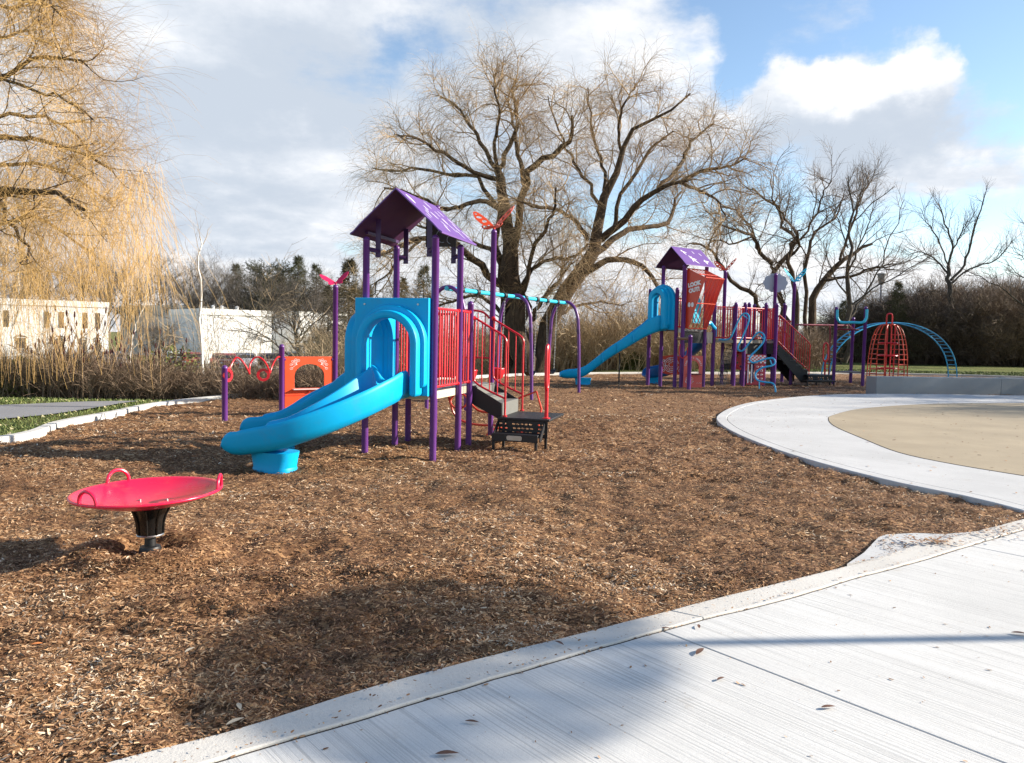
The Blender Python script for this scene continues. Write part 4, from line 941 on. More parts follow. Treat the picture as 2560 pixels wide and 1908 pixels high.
def swings():
    c, o, bd, ax, chain, up = swing_set()
    labels = {(0, 0): 'red bucket swing hanging nearer the camera in the toddler bay', (0, 1): 'red bucket swing hanging beside the middle purple arch', (1, 0): 'black belt swing seen just left of the middle arch leg in the far bay', (1, 1): 'black belt swing hanging next to the farthest purple arch'}
    for bay in (0, 1):
        for k in (0, 1):
            s0, s1 = ((.18, .40), (.60, .82))[k]; p = c[bay].lerp(c[bay + 1], s0); q = c[bay].lerp(c[bay + 1], s1); mid = (p + q) / 2; zs = .60 if bay else .66
            t = thing('bucket_swing' if bay == 0 else 'belt_swing', labels[(bay, k)], 'swing', (mid.x, mid.y, zs), 0, 'swings hanging from the blue beam')
            hw = .24
            for sg, e in ((-1, p), (1, q)):
                mb = MB(); chain(mb, Vector((mid.x, mid.y, zs)) * 0 + bd * sg * hw + Vector((0, 0, .08)), e - mid + Vector((0, 0, 2.47 - zs)), 44); mb.build('chain', steel, t)
            if bay:
                mb = MB(); n = 10; vs = []
                for i in range(n + 1):
                    u = -hw + 2 * hw * i / n; z = .08 - .12 * (1 - (u / hw) ** 2)
                    for v in (-.075, .075):
                        pp = bd * u + ax * v; vs += [(pp.x, pp.y, z), (pp.x, pp.y, z + .012)]
                fs = []
                for i in range(n): b = i * 4; fs += [(b + 1, b + 3, b + 7, b + 5), (b, b + 4, b + 6, b + 2), (b, b + 1, b + 5, b + 4), (b + 2, b + 6, b + 7, b + 3)]
                mb.add(vs, fs + [(0, 2, 3, 1), (n * 4, n * 4 + 1, n * 4 + 3, n * 4 + 2)]).build('seat', black, t)
            else:
                mb = MB(); Mx = frame((0, 0, 0), (bd.x, bd.y))
                mb.v = []; mb.lathe([(.10, -.10), (.15, -.06), (.19, .05), (.20, .14), (.185, .14), (.17, .05), (.12, -.04), (.09, -.07)], 18); mb.tube([(.19 * math.cos(a), .19 * math.sin(a), .15) for a in [i * math.pi / 8 for i in range(16)]], .022, 8, closed=True); mb.build('bucket_seat', red, t)
swings()
# ------------------------------------------------------------------ big play structure at the back
def big_tower():
    Pt = {1: Pg(1619, 26.6), 2: Pg(1650, 26.2), 3: Pg(1686, 25.5), 4: Pg(1702, 25.3), 5: Pg(1721.5, 24.6), 6: Pg(1757, 26.0), 7: Pg(1780, 26.9), 8: Pg(1803.5, 28.0), 9: Pg(1833, 26.9), 10: Pg(1856, 27.3),
          11: Pg(1879, 28.8), 12: Pg(1908, 27.8), 13: Pg(1929, 28.6), 14: Pg(1934, 27.6), 15: Pg(1954, 30.0), 16: Pg(1976, 28.9), 17: Pg(1866, 28.4)}
    O = Pt[4].copy(); t = thing('play_structure', 'large far play structure with small purple roof, long blue slide and red railings', 'playground structure', O)
    L_ = {k: v - O for k, v in Pt.items()}
    r = .0635
    tops = {1: 722, 2: 664, 3: 719, 4: 661, 6: 665, 7: 726, 8: 676, 9: 756, 10: 756, 11: 760, 12: 757, 13: 683, 14: 758, 15: 758, 16: 705, 17: 756}
    pxs = {1: 1625, 2: 1659, 3: 1692, 4: 1709, 6: 1767, 7: 1787, 8: 1813, 9: 1840, 10: 1863, 11: 1882, 12: 1914, 13: 1936, 14: 1938, 15: 1965, 16: 1988, 17: 1873}
    Z = {}
    for k in tops:
        Z[k] = zat(pxs[k], tops[k], Pt[k].y); post(t, L_[k].x, L_[k].y, Z[k], r=r)
    post(t, L_[5].x, L_[5].y, zat(1726, 837, 24.6), r=r)
    q = lambda k: (L_[k].x, L_[k].y)
    # roof over posts 2,4,6 and the hidden fourth
    p = (L_[6] - L_[4]); qd = (L_[2] - L_[4]); far = L_[4] + p + qd
    post(t, far.x, far.y, Z[2], r=r)
    mid = (L_[4] + L_[2]) / 2; Mr = frame((mid.x, mid.y, 0), (-qd.x, -qd.y))
    marks = [(.25, .25, .03, .3, 4), (.25, .25, .03, 1.2, 3.5), (.22, .60, .02, .2, 3), (.3, .8, .02, .4, 3), (.62, .38, .04, .5, 5), (.62, .38, .03, -.3, 4.5), (.62, .38, .03, 1.3, 4), (.72, .78, .05, .0, 2), (.72, .78, .05, 1.5, 2)]
    # ridge along p: frame y axis must follow p
    wv = qd.length + .5; Mr = Matrix(((-qd.normalized().x, p.normalized().x, 0, mid.x), (-qd.normalized().y, p.normalized().y, 0, mid.y), (0, 0, 1, 0), (0, 0, 0, 1)))
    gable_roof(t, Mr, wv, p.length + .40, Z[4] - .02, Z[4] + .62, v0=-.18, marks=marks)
    # decks
    dz = 1.95
    MB().prism([q(4), q(6), (far.x, far.y), q(2)], dz - .07, dz).each('deck', deckm, t)
    a3, a1 = L_[3], L_[1]; a4, a2 = L_[4], L_[2]
    MB().prism([(a3.x, a3.y), (a4.x + .02, a4.y), (a2.x, a2.y), (a1.x, a1.y)], dz - .07, dz - .002).each('deck', deckm, t)
    MB().prism([(a3.x + .03, a3.y - .02), (a4.x - .04, a4.y + .02), (a4.x - .04, a4.y + .04), (a3.x + .03, a3.y)], dz - .12, dz + .01).each('deck_edge', cream, t)
    kb = MB(); 
    for a, b in ((4, 6), (6, 7)):
        u = L_[a]; v = L_[b]; d = (v - u).normalized(); nn = Vector((-d.y, d.x, 0)) * .02
        z1 = dz - .08; kb.prism([(u.x, u.y), (v.x, v.y), (v.x + nn.x, v.y + nn.y), (u.x + nn.x, u.y + nn.y)], z1 - .38, z1)
    kb.each('skirt_board', black, t)
    barrier(t, q(3), (L_[4].x - .0, L_[4].y), dz + .08, dz + 1.0, 3, rr=.018)
    barrier(t, q(2), (far.x, far.y), dz + .08, dz + 1.0, 8, rr=.018)
    # long slide with its arched hood
    fdir = (L_[1] - L_[3]); mid31 = (L_[1] + L_[3]) / 2
    MH = frame((mid31.x, mid31.y, 0), (-fdir.x, -fdir.y)); w = fdir.length - .10
    hood(t, MH, w=w, z0=dz - .02, z1=3.42, ro=.44, ri=.27, zc=2.93, rect=False)
    lp = lambda px, z, Y: (Pg(px, Y) - O) + Vector((0, 0, z))
    e = [lp(1655, dz + .02, 26.05), lp(1642, dz + .0, 26.0), lp(1622, 1.85, 25.95), lp(1596, 1.66, 25.95), lp(1560, 1.35, 25.95), lp(1520, 1.00, 26.0), lp(1488, .66, 26.05), lp(1462, .40, 26.1), lp(1442, .32, 26.15), lp(1420, .30, 26.2), lp(1399, .30, 26.2)]
    hs = [.05, .42, .46, .36, .30, .28, .26, .24, .22, .20, .18]
    chute(t, [(a.x, a.y, a.z, h, h) for a, h in zip(e, hs)], w=.46, nose=.35)
    ribs = MB()
    for i in (4, 5, 6):
        a = e[i] * .5 + e[i - 1] * .5; ribs.tube([a + Vector((.0, -.30, -.02)), a + Vector((-.05, -.29, .24))], .022, 6)
    ribs.each('slide_rib', blue, t)
    c = lp(1457, 0, 26.15); pedestal(t, c.x, c.y, .0, .24, rx=.26, ry=.18)
    c = lp(1547, 0, 26.0); MB().tube([(c.x, c.y, -.05), (c.x, c.y, 1.12)], .025, 8).build('slide_leg', black, t)
    # lookout pod
    u = L_[6] - L_[4]; ud = u.normalized(); nn = Vector((ud.y, -ud.x, 0))           # outwards towards the viewer
    zb, zt, zo = dz + .02, zat(1716, 671, 25.3), zat(1750, 695, 25.0)
    s0, s1 = L_[4] + ud * .10, L_[6] - ud * .08; outd = .78
    def pv(s, o_, z): return (s + nn * o_) + Vector((0, 0, z))
    for s, nm in ((s0, 0), (s1, 1)):
        A_ = pv(s, .03, zt); B_ = pv(s, outd, zo); C_ = pv(s, .14, zb); D_ = pv(s, .03, zb); th = ud * .012
        vs = [a + th for a in (A_, B_, C_, D_)] + [a - th for a in (A_, B_, C_, D_)]
        side = MB().add(vs, [(0, 1, 2, 3), (7, 6, 5, 4), (0, 4, 5, 1), (1, 5, 6, 2), (2, 6, 7, 3), (3, 7, 4, 0)]).build('pod_side', orange_red, t)
        if nm == 0:
            Ml = Matrix(((nn.x, -ud.x, 0, 0), (nn.y, -ud.y, 0, 0), (0, 0, 1, 0), (0, 0, 0, 1)))
            Mt = Matrix.Translation(pv(s, 0, 0) - ud * .02) @ Matrix(((nn.x, ud.x, 0, 0), (nn.y, ud.y, 0, 0), (0, 0, 1, 0), (0, 0, 0, 1)))
            for txt, x, z, sz in (('LOOK', .35, zo - .20, .18), ('OUT!', .355, zo - .39, .18)):
                me = text_mesh(txt, sz, .006, offset=.012); me.transform(Mt @ Matrix.Translation((x, 0, z)) @ UP @ Matrix.Rotation(R(10), 4, 'Z')); me.materials.clear(); link('lettering', me, white, side)
            for x in (.17, .30):
                me = curve_mesh([circ(0, 0, .055, 14, sy=1.45)], .006); me.transform(Mt @ Matrix.Translation((x, 0, zo - .86)) @ UP); me.materials.clear(); link('oval_hole', me, white, side)
    for i in range(6):
        f = i / 5; s = s0.lerp(s1, f); MB().tube([pv(s, .03, zt), pv(s, outd, zo), pv(s, .14, zb)], .014, 6).build('pod_bar', orange_red, t)
    for o_, z in ((.03, zt), (outd, zo), (.14, zb), (.50, zo + (zt - zo) * .37), (.46, zo - (zo - zb) * .5)): MB().tube([pv(s0, o_, z), pv(s1, o_, z)], .017, 6).build('pod_rail', orange_red, t)
    sm = s0.lerp(s1, .45); Mb_ = frame(sm + nn * .12, (ud.x, ud.y)); plate('pod_window', [[(-.18, dz + .2), (.18, dz + .2), (.22, dz + .9), (.1, dz + 1.05), (-.14, dz + .98)]], .03, aqua, t, Mb_)
    # bridge deck and red railings to the right
    bz = 1.62
    deck2 = [q(7), q(9), q(10), q(12), q(14), (L_[14].x + .3, L_[14].y + 1.2), (L_[12].x + .1, L_[12].y + 1.35), (L_[10].x + .1, L_[10].y + 1.2), (L_[7].x + .4, L_[7].y + 1.2)]
    MB().prism(deck2, bz - .08, bz).each('deck', deckm, t)
    cm = MB()
    for a, b in ((7, 9), (9, 10), (10, 12)):
        u_, v_ = L_[a], L_[b]; d = (v_ - u_).normalized(); cm.prism([(u_.x + d.x * .07, u_.y + d.y * .07 - .03), (v_.x - d.x * .07, v_.y - d.y * .07 - .03), (v_.x - d.x * .07, v_.y - d.y * .07 - .005), (u_.x + d.x * .07, u_.y + d.y * .07 - .005)], bz - .10, bz + .005)
    cm.each('deck_edge', mat('taupe_edge', (.25, .22, .17), .5), t)
    for a, b, n in ((7, 9, 9), (9, 10, 5), (10, 12, 9), (12, 14, 6)): barrier(t, q(a), q(b), bz + .08, bz + 1.14, n, r=.014, rr=.022)
    for a, b, n in ((7, 9, 8), (9, 10, 5), (10, 12, 9), (12, 14, 6)):
        o2 = Vector((.3, 1.2, 0)); barrier(t, (L_[a].x + .3, L_[a].y + 1.2), (L_[b].x + .3, L_[b].y + 1.2), bz + .08, bz + 1.12, n, r=.014, rr=.022)
        sw_ = L_[a] + o2; post(t, sw_.x, sw_.y, 2.9, r=r)
    barrier(t, q(13), q(16), bz - .35 + .05, bz + .75, 12, r=.013, rr=.02)
    k = MB(); 
    for a, b in ((10, 12), (12, 14)):
        u_, v_ = L_[a] + Vector((0, .05, 0)), L_[b] + Vector((0, .05, 0)); k.prism([(u_.x, u_.y), (v_.x, v_.y), (v_.x, v_.y + .02), (u_.x, u_.y + .02)], bz - .48, bz - .09)
    k.each('skirt_board', black, t)
    # blue panel wave beside the pod, red ladder netting below
    uu = lp(1771, 0, 26.7)
    MB().tube(smooth_path([lp(1765, 2.15, 26.4), lp(1770, 2.2, 26.5), lp(1776, 2.1, 26.6), lp(1783, 2.0, 26.7)], 4), .06, 8).build('blue_panel_rim', blue, t)
    net = MB()
    na, nb, nc, nd = lp(1812, 1.58, 27.3), lp(1832, 1.58, 27.3), lp(1812, .0, 26.6), lp(1789, .0, 26.6)
    for i in range(7):
        f = i / 6; net.tube([na.lerp(nb, f), nd.lerp(nc, f)], .010, 4)
    for i in range(13):
        f = i / 12; net.tube([na.lerp(nd, f), nb.lerp(nc, max(0, min(1, f + .02)))], .010, 4)
    net.build('net_climber', black, t)
    # blue wiggle climber
    pth = [(1797, 849), (1812, 850), (1825, 846), (1832, 833), (1846, 802), (1856, 786), (1868, 785), (1873, 796), (1868, 815), (1853, 850), (1846, 864), (1845, 873), (1852, 878), (1862, 872), (1880, 848), (1893, 833), (1904, 832), (1911, 842), (1908, 856), (1895, 872), (1877, 890), (1874, 900), (1882, 907), (1895, 904), (1915, 897), (1932, 896), (1938, 906), (1930, 914), (1905, 920), (1890, 932), (1889, 944), (1896, 952), (1915, 956), (1930, 958), (1937, 966), (1939, 977)]
    n = len(pth); WP = []
    for i, (x, y) in enumerate(pth):
        f = i / (n - 1); Y = 26.6 - 2.0 * f ** .8; WP.append(W(x, y, Y) - O)
    WP[-1].z = -.03
    MB().tube(smooth_path(WP, 5), .030, 10).build('wiggle_climber', blue_paint, t)
    st = MB()
    for x1, y1, x2, y2, f in ((1857, 788, 1869, 797, .2), (1898, 838, 1909, 848, .5), (1925, 900, 1930, 913, .8), (1898, 955, 1898, 972, .98)):
        Y = 26.6 - 2.0 * f ** .8; st.tube([W(x1, y1, Y) - O, W(x2, y2, Y) - O], .02, 8)
    st.each('climber_strut', blue_paint, t)
    # low spiral slide and dark blue underside behind
    e = [lp(1772, 1.7, 27.6), lp(1757, 1.55, 27.9), lp(1738, 1.25, 28.2), lp(1712, .85, 28.4), lp(1685, .50, 28.3), lp(1660, .36, 28.1), lp(1638, .30, 27.9), lp(1610, .28, 27.8)]
    chute(t, [(a.x, a.y, a.z, .30, .30) for a in e], w=.46, nose=.3, m=mat('deep_blue_plastic', (.003, .12, .36), .35))
    c = lp(1633, 0, 27.9); pedestal(t, c.x, c.y, 0, .24, rx=.26, ry=.18)
    # maze panel
    Mz = frame(lp(1675, 0, 27.2), (1, -.25)); x0 = .31
    pz = plate('maze_panel', [smooth_path([(-.33, .38, 0), (.33, .30, 0), (.33, 1.02, 0), (.0, 1.10, 0), (-.30, .98, 0)], 1, closed=True) and [(-.31, .42), (-.1, .36), (.33, .36), (.34, 1.0), (.1, 1.06), (-.32, 1.0)]], .02, orange_red, t, Mz)
    mzl = MB(); Mf = Mz @ Matrix.Translation((.02, -.016, 0))
    for rr, a0, a1 in ((.26, .2, 6.1), (.20, 1.0, 4.2), (.20, 4.6, 6.9), (.14, .3, 2.6), (.14, 3.2, 5.9), (.08, 1.2, 5.6)):
        mzl.tube([Mf @ Vector((rr * math.cos(a0 + (a1 - a0) * i / 16), 0, .70 + rr * math.sin(a0 + (a1 - a0) * i / 16))) for i in range(17)], .011, 4)
    for a in (.3, 1.8, 3.3, 4.4): mzl.tube([Mf @ Vector((.14 * math.cos(a), 0, .70 + .14 * math.sin(a))), Mf @ Vector((.26 * math.cos(a), 0, .70 + .26 * math.sin(a)))], .010, 4)
    for x, z in ((-.26, .85), (-.26, .5), (.29, .5)): mzl.tube([Mf @ Vector((x + .03 * math.cos(a), 0, z + .04 * math.sin(a))) for a in [i * .8 for i in range(8)]], .010, 4, closed=True)
    mzl.build('maze_lines', white, pz)
    # market panel with window, shelf and arched lettering
    Mm = frame(lp(1731, 0, 25.15), (1, .12)); w2 = .315
    mp = plate('market_panel', [[(-w2, .04), (w2, .04), (w2, 1.08), (-w2, 1.08)], [(-.19, .50), (.19, .50)] + [(.19 * math.cos(a), .72 + .20 * math.sin(a)) for a in [math.pi * i / 12 for i in range(13)]]], .02, coral, t, Mm)
    MB().box((-.22, -.14, .47), (.24, .02, .49), Mm).build('counter', black, mp)
    msg = "FARMER'S MARKET"
    for i, ch in enumerate(msg):
        if ch == ' ': continue
        a = math.pi * (1 - (i + .5) / len(msg)) * .98 + .03; me = text_mesh(ch, .085, .004)
        if len(me.vertices) == 0: continue
        me.transform(Mm @ Matrix.Translation((.262 * math.cos(a), -.013, .735 + .265 * math.sin(a))) @ UP @ Matrix.Rotation(a - math.pi / 2, 4, 'Z')); me.materials.clear(); link('lettering', me, white, mp)
    bk = MB(); Mf = Mm @ Matrix.Translation((-.12, -.014, .24))
    for h in (0, .05, .10): bk.tube([Mf @ Vector((-.13 + .26 * i / 8, 0, h + .03 * math.sin(math.pi * i / 8))) for i in range(9)], .006, 4)
    bk.tube([Mf @ Vector((.14 * math.cos(a), 0, .02 + .09 * math.sin(a))) for a in [math.pi + math.pi * i / 8 for i in range(9)]], .006, 4)
    for x in (.25, .32, .38): bk.tube([Mf @ Vector((x, 0, -.06)), Mf @ Vector((x + .03, 0, -.04))], .006, 4)
    bk.build('basket_lines', white, mp)
    # brown step beam between posts 3 and 5
    MB().tube([lp(1690, zat(1690, 847, 25.2), 25.2), lp(1721, zat(1721, 847, 24.7), 24.7)], .045, 8).build('step_beam', brownm, t)
    MB().tube(smooth_path([lp(1697, 1.45, 25.2), lp(1695, 1.15, 25.1), lp(1703, 1.0, 25.0), lp(1714, 1.1, 24.9), lp(1716, 1.35, 24.8)], 4), .015, 6).build('loop_handle', red, t)
    # red perforated panel and shop panel with gingham awning
    Ma = frame(lp(1853, 0, 28.2), (1, .1))
    plate('button_panel', [[(-.28, .55), (.0, .52), (.22, .5), (.24, 1.1), (.1, 1.22), (-.28, 1.2)]] + [circ(x, z, .045, 10) for x, z in ((-.18, 1.05), (-.18, .8), (.12, 1.05), (-.05, .66), (.10, .8))], .02, red, t, Ma)
    Mp = frame(lp(1888, 0, 27.0), (1, .1)); w3 = .33
    sp = plate('shop_panel', [[(-w3, .06), (w3, .06), (w3, 1.12), (-w3, 1.12)], [(-w3 + .09, .16), (-w3 + .28, .16), (-w3 + .28, .86), (-w3 + .09, .86)]], .02, mat('shop_red', (.40, .03, .05), .5), t, Mp)
    aw = MB(); 
    for i in range(9):
        for j in range(5):
            if (i + j) % 2: continue
            aw.box((-w3 + i * .073, -.03 - .012 * j, 1.10 - j * .055 - .055), (-w3 + i * .073 + .073, -.022 - .012 * j, 1.10 - j * .055), Mp)
    aw.build('awning_checks', white, sp); MB().box((-w3, -.021, .82), (w3, -.012, 1.10), Mp).build('awning', coral, sp)
    MB().box((-w3 + .15, -.03, .12), (-w3 + .19, -.012, .78), Mp).box((-w3 + .02, -.03, .12), (-w3 + .06, -.012, .78), Mp).each('door_bar', white, sp)
    ln = MB(); Mf = Mp @ Matrix.Translation((.1, -.014, 0))
    for z in (.70, .56, .42, .28):
        for x in (-.05, .10):
            ln.tube([Mf @ Vector((x + .045 * math.cos(a), 0, z + .04 * math.sin(a) * (1 if (z * 10) % 2 > 1 else .6))) for a in [i * .8 for i in range(8)]], .006, 4, closed=True)
    ln.build('goods_lines', white, sp)
    # cloud panel and butterflies
    cl = []
    for k in range(10):
        a0 = 2 * math.pi * k / 10; cl += [(.33 * math.cos(a0) * 1.0 + .135 * math.cos(a0 + b), .24 * math.sin(a0) + .12 * math.sin(a0 + b)) for b in (-1.2, -.6, 0, .6, 1.2)]
    cc = W(1938.5, 707.5, 28.75) - O
    cp = plate('cloud_panel', [cl], .02, grey, t, Matrix.Translation(cc)); cp_ = MB()
    for z in (.22, -.20): cp_.tube([cc + Vector((-.05, -.06, z)), cc + Vector((.0, 0, z))], .04, 8)
    cp_.each('panel_clamp', purple, t)
    butterfly(t, L_[8].x, L_[8].y, Z[8] + .03, R(-30), orange_red, s=.46, open_=(33, 16), tip=R(50))
    butterfly(t, L_[16].x, L_[16].y, Z[16] + .03, R(-5), aqua, s=.52, open_=38, tip=R(48))
    # long stairs down to the transfer step
    s_top = lp(1942, 0, 28.2); s_bot = lp(2018, 0, 28.4); d = (s_bot - s_top); d.z = 0; dn = d.normalized(); sd = Vector((-dn.y, dn.x, 0)) * .92
    ztop = 1.45; zbot = .42
    for off in (Vector((0, 0, 0)), sd):
        a = s_top + off; b = s_bot + off; vs = []
        for th in (0, .02):
            o_ = Vector((-dn.y, dn.x, 0)) * th
            vs += [a + o_ + Vector((0, 0, ztop + .05)), b + o_ + Vector((0, 0, zbot + .02)), b + o_ + Vector((0, 0, zbot - .32)), b - dn * .25 + o_ + Vector((0, 0, zbot - .32)), a + o_ + Vector((0, 0, ztop - .35))]
        MB().add(vs, [(0, 1, 2, 3, 4), (9, 8, 7, 6, 5)] + [(i, 5 + i, 5 + (i + 1) % 5, (i + 1) % 5) for i in range(5)]).build('stringer', black, t)
    ns = 5
    for i in range(ns):
        f = (i + .5) / ns; z = ztop + (zbot - ztop) * (i + 1) / (ns + 1) ; c0 = s_top.lerp(s_bot, i / ns); c1 = s_top.lerp(s_bot, (i + 1) / ns)
        MB().prism([(c0.x, c0.y), (c1.x, c1.y), (c1.x + sd.x, c1.y + sd.y), (c0.x + sd.x, c0.y + sd.y)], z - .03, z).build('stair_tread', step_grey, t)
        MB().prism([(c1.x - dn.x * .02, c1.y), (c1.x, c1.y), (c1.x + sd.x, c1.y + sd.y), (c1.x + sd.x - dn.x * .02, c1.y + sd.y)], z - .16, z - .03).build('riser', step_grey, t)
    for off in (Vector((0, 0, 0)), sd):
        a = s_top + off; b = s_bot + off + dn * .05
        stair_rail(t, (a.x, a.y), (b.x, b.y), ztop + 1.12, zbot + 1.12, ztop + .10, zbot + .12, zbot - .05, 13, r=.022, rb=.012)
    p0 = s_bot + dn * .02 - sd * .25
    def qd4(u0, u1, v0, v1, z0, z1, nm, m=black):
        pts = [p0 + dn * u0 + sd.normalized() * v0, p0 + dn * u1 + sd.normalized() * v0, p0 + dn * u1 + sd.normalized() * v1, p0 + dn * u0 + sd.normalized() * v1]
        return MB().prism([(a.x, a.y) for a in pts], z0, z1).build(nm, m, t, bevel=.005)
    qd4(-.15, .85, 0, 1.1, .36, .40, 'platform'); qd4(-.35, .80, -.30, .02, .17, .21, 'lower_step')
    Mq = frame(p0, (dn.x, dn.y)); holed_plate(t, Mq, -.13, .83, .12, .36, rows=3, cols=10, hole=(.026, .014))
    for u_, v_ in ((-.30, -.25), (.75, -.25), (.80, .1), (-.1, .1), (.8, 1.0)): qd4(u_ - .02, u_ + .02, v_ - .02, v_ + .02, -.05, .19 if v_ < 0 else .37, 'platform_leg')
    g = p0 + dn * .74 + sd.normalized() * .35; hr = MB(); hr.tube([g + Vector((0, 0, .38)), g + Vector((0, 0, .95))], .032, 10)
    hr.tube(smooth_path([g + dn * a + Vector((0, 0, z)) for a, z in ((0, .88), (-.09, .98), (-.095, 1.2), (-.08, 1.5), (0, 1.58), (.08, 1.5), (.095, 1.2), (.09, .98))], 4, closed=True), .028, 8, closed=True); hr.build('grab_post', red, t)
    # overhead beam to the climbing frame
    a = W(1990, 812, 29.5) - O; b = W(2118, 814, 30.2) - O; MB().tube([a, b], .035, 8).build('overhead_beam', mat('dark_red', (.22, .01, .03), .4), t)
    MB().tube(smooth_path([b + Vector((-.6, .3, 0)), b + Vector((-.55, .3, -.05)), b + Vector((-.52, .3, -.8)), b + Vector((-.52, .3, -2.1))], 4), .03, 8).build('beam_leg', mat('dark_red', (.22, .01, .03), .4), t)
big_tower()

def hang_frame():
    a, b, c = Pg(2083, 29.6), Pg(2156, 29.3), Pg(2126, 30.6); O = a.copy()
    t = thing('climbing_frame', 'three purple posts with a blue U bar and a red ring beside the stairs', 'climbing frame', O)
    za = zat(2088, 767, 29.6); zb = zat(2163, 766, 29.3); zc = zat(2131, 793, 30.6)
    for p, z in ((a, za), (b, zb), (c, zc)): post(t, p.x - O.x, p.y - O.y, z, r=.0635)
    A_ = Vector((0, -.09, 0)); B_ = b - O + Vector((0, -.09, 0)); zl = zat(2120, 806, 29.4)
    MB().tube(smooth_path([A_ + Vector((0, 0, za - .12)), A_ + Vector((.0, 0, za - .3)), A_ + Vector((.02, 0, zl + .14)), A_ + Vector((.16, 0, zl)), A_.lerp(B_, .5) + Vector((0, 0, zl)), B_ + Vector((-.16, 0, zl)), B_ + Vector((-.02, 0, zl + .14)), B_ + Vector((0, 0, zb - .3)), B_ + Vector((0, 0, zb - .12))], 6), .052, 10).build('u_bar', aqua, t)
    cen = W(2119, 824, 29.9) - O; rg = MB().tube([cen + Vector((.40 * math.cos(q), .40 * math.sin(q), 0)) for q in [i * math.pi / 14 for i in range(28)]], .026, 8, closed=True)
    for q in (.5, 2.6, 4.7): rg.tube([cen + Vector((.40 * math.cos(q), .40 * math.sin(q), 0)), cen + Vector((0, 0, .22))], .02, 6)
    rg.build('spinner_ring', mat('dark_red', (.22, .01, .03), .4), t)
    bz = zat(2120, 929, 29.6); C_ = c - O
    MB().prism([(.05, .0), (b.x - O.x - .05, b.y - O.y), (C_.x, C_.y)], bz - .05, bz).build('bench_deck', mat('bench_grey', (.12, .10, .12), .5), t)
    n = 24; s = [Vector((cen.x * 0 + .3 + .0, 0, 0))]
hang_frame()

def arch_climber():
    Yc = 31.5; l = Pg(2062, 31.0); r_ = Pg(2381, 33.0); O = (l + r_) / 2
    t = thing('arch_ladder', 'wide blue arched ladder spanning over the orange dome climber', 'climber', O)
    top = W(2215, 806, Yc).z; d = (r_ - l); dn = d.normalized(); side = Vector((-dn.y, dn.x, 0)); half = d.length / 2
    P = []
    for i in range(41):
        q = math.pi * i / 40; x = -math.cos(q) * half; z = top * math.sin(q) ** .82 if 0 < i < 40 else -.05; P.append((x, z, q))
    for sg in (-1, 1):
        MB().tube([dn * x + side * (sg * .22) + Vector((0, 0, z)) for x, z, q in P], .026, 8).build('side_rail', blue_paint, t)
    for i in list(range(1, 16)) + list(range(25, 40)):
        x, z, q = P[i]; MB().tube([dn * x - side * .22 + Vector((0, 0, z)), dn * x + side * .22 + Vector((0, 0, z))], .014, 6).build('rung', blue_paint, t)
    u = thing('dome_climber', 'orange red dome of four curved ladders with stacked rings inside', 'climber', Pg(2216, 30.6))
    zt = W(2216, 812, 30.6).z
    rr = .60
    for k in range(4):
        a = k * math.pi / 2 + .55; ca, sa = math.cos(a), math.sin(a); tx, ty = -sa, ca
        for w in (-1, 1):
            pts = []
            for i in range(15):
                f = i / 14; ang = f * math.pi / 2; rad = .18 + (rr - .12) * math.sin(ang) ** .9; z = zt * math.cos(ang) ** .62 if i < 14 else -.05; off = (.10 + .22 * f) * w
                pts.append((ca * rad + tx * off, sa * rad + ty * off, z))
            MB().tube(smooth_path(pts, 2), .020, 8).build('curved_rail', orange_red, u)
        for i in range(2, 11):
            f = i / 12; z = zt * (1 - f); cz = min(1, z / zt); ang = math.acos(cz ** (1 / .62)); rad = .18 + (rr - .12) * math.sin(ang) ** .9; ff = ang / (math.pi / 2); off = .10 + .22 * ff
            MB().tube([(ca * rad - tx * off, sa * rad - ty * off, z), (ca * rad + tx * off, sa * rad + ty * off, z)], .014, 6).build('rung', orange_red, u)
    for z in (.08, .62, 1.12, 1.62):
        MB().tube([(.36 * math.cos(q), .36 * math.sin(q), z) for q in [i * math.pi / 10 for i in range(20)]], .028, 8, closed=True).build('inner_ring', red, u)
    for x, y in ((.10, 0), (-.10, 0), (0, .12), (.3, .1)): MB().tube([(x, y, -.05), (x, y, zt)], .025, 8).build('centre_pole', red, u)
    MB().tube([(.22 * math.cos(q), .22 * math.sin(q), zt) for q in [i * math.pi / 8 for i in range(16)]], .024, 8, closed=True).build('top_ring', orange_red, u)
    MB().tube(smooth_path([(-.11, 0, zt), (-.11, 0, zt + .3), (-.07, 0, zt + .42), (.07, 0, zt + .42), (.11, 0, zt + .3), (.11, 0, zt)], 5), .03, 8).build('top_handle', red, u)
arch_climber()
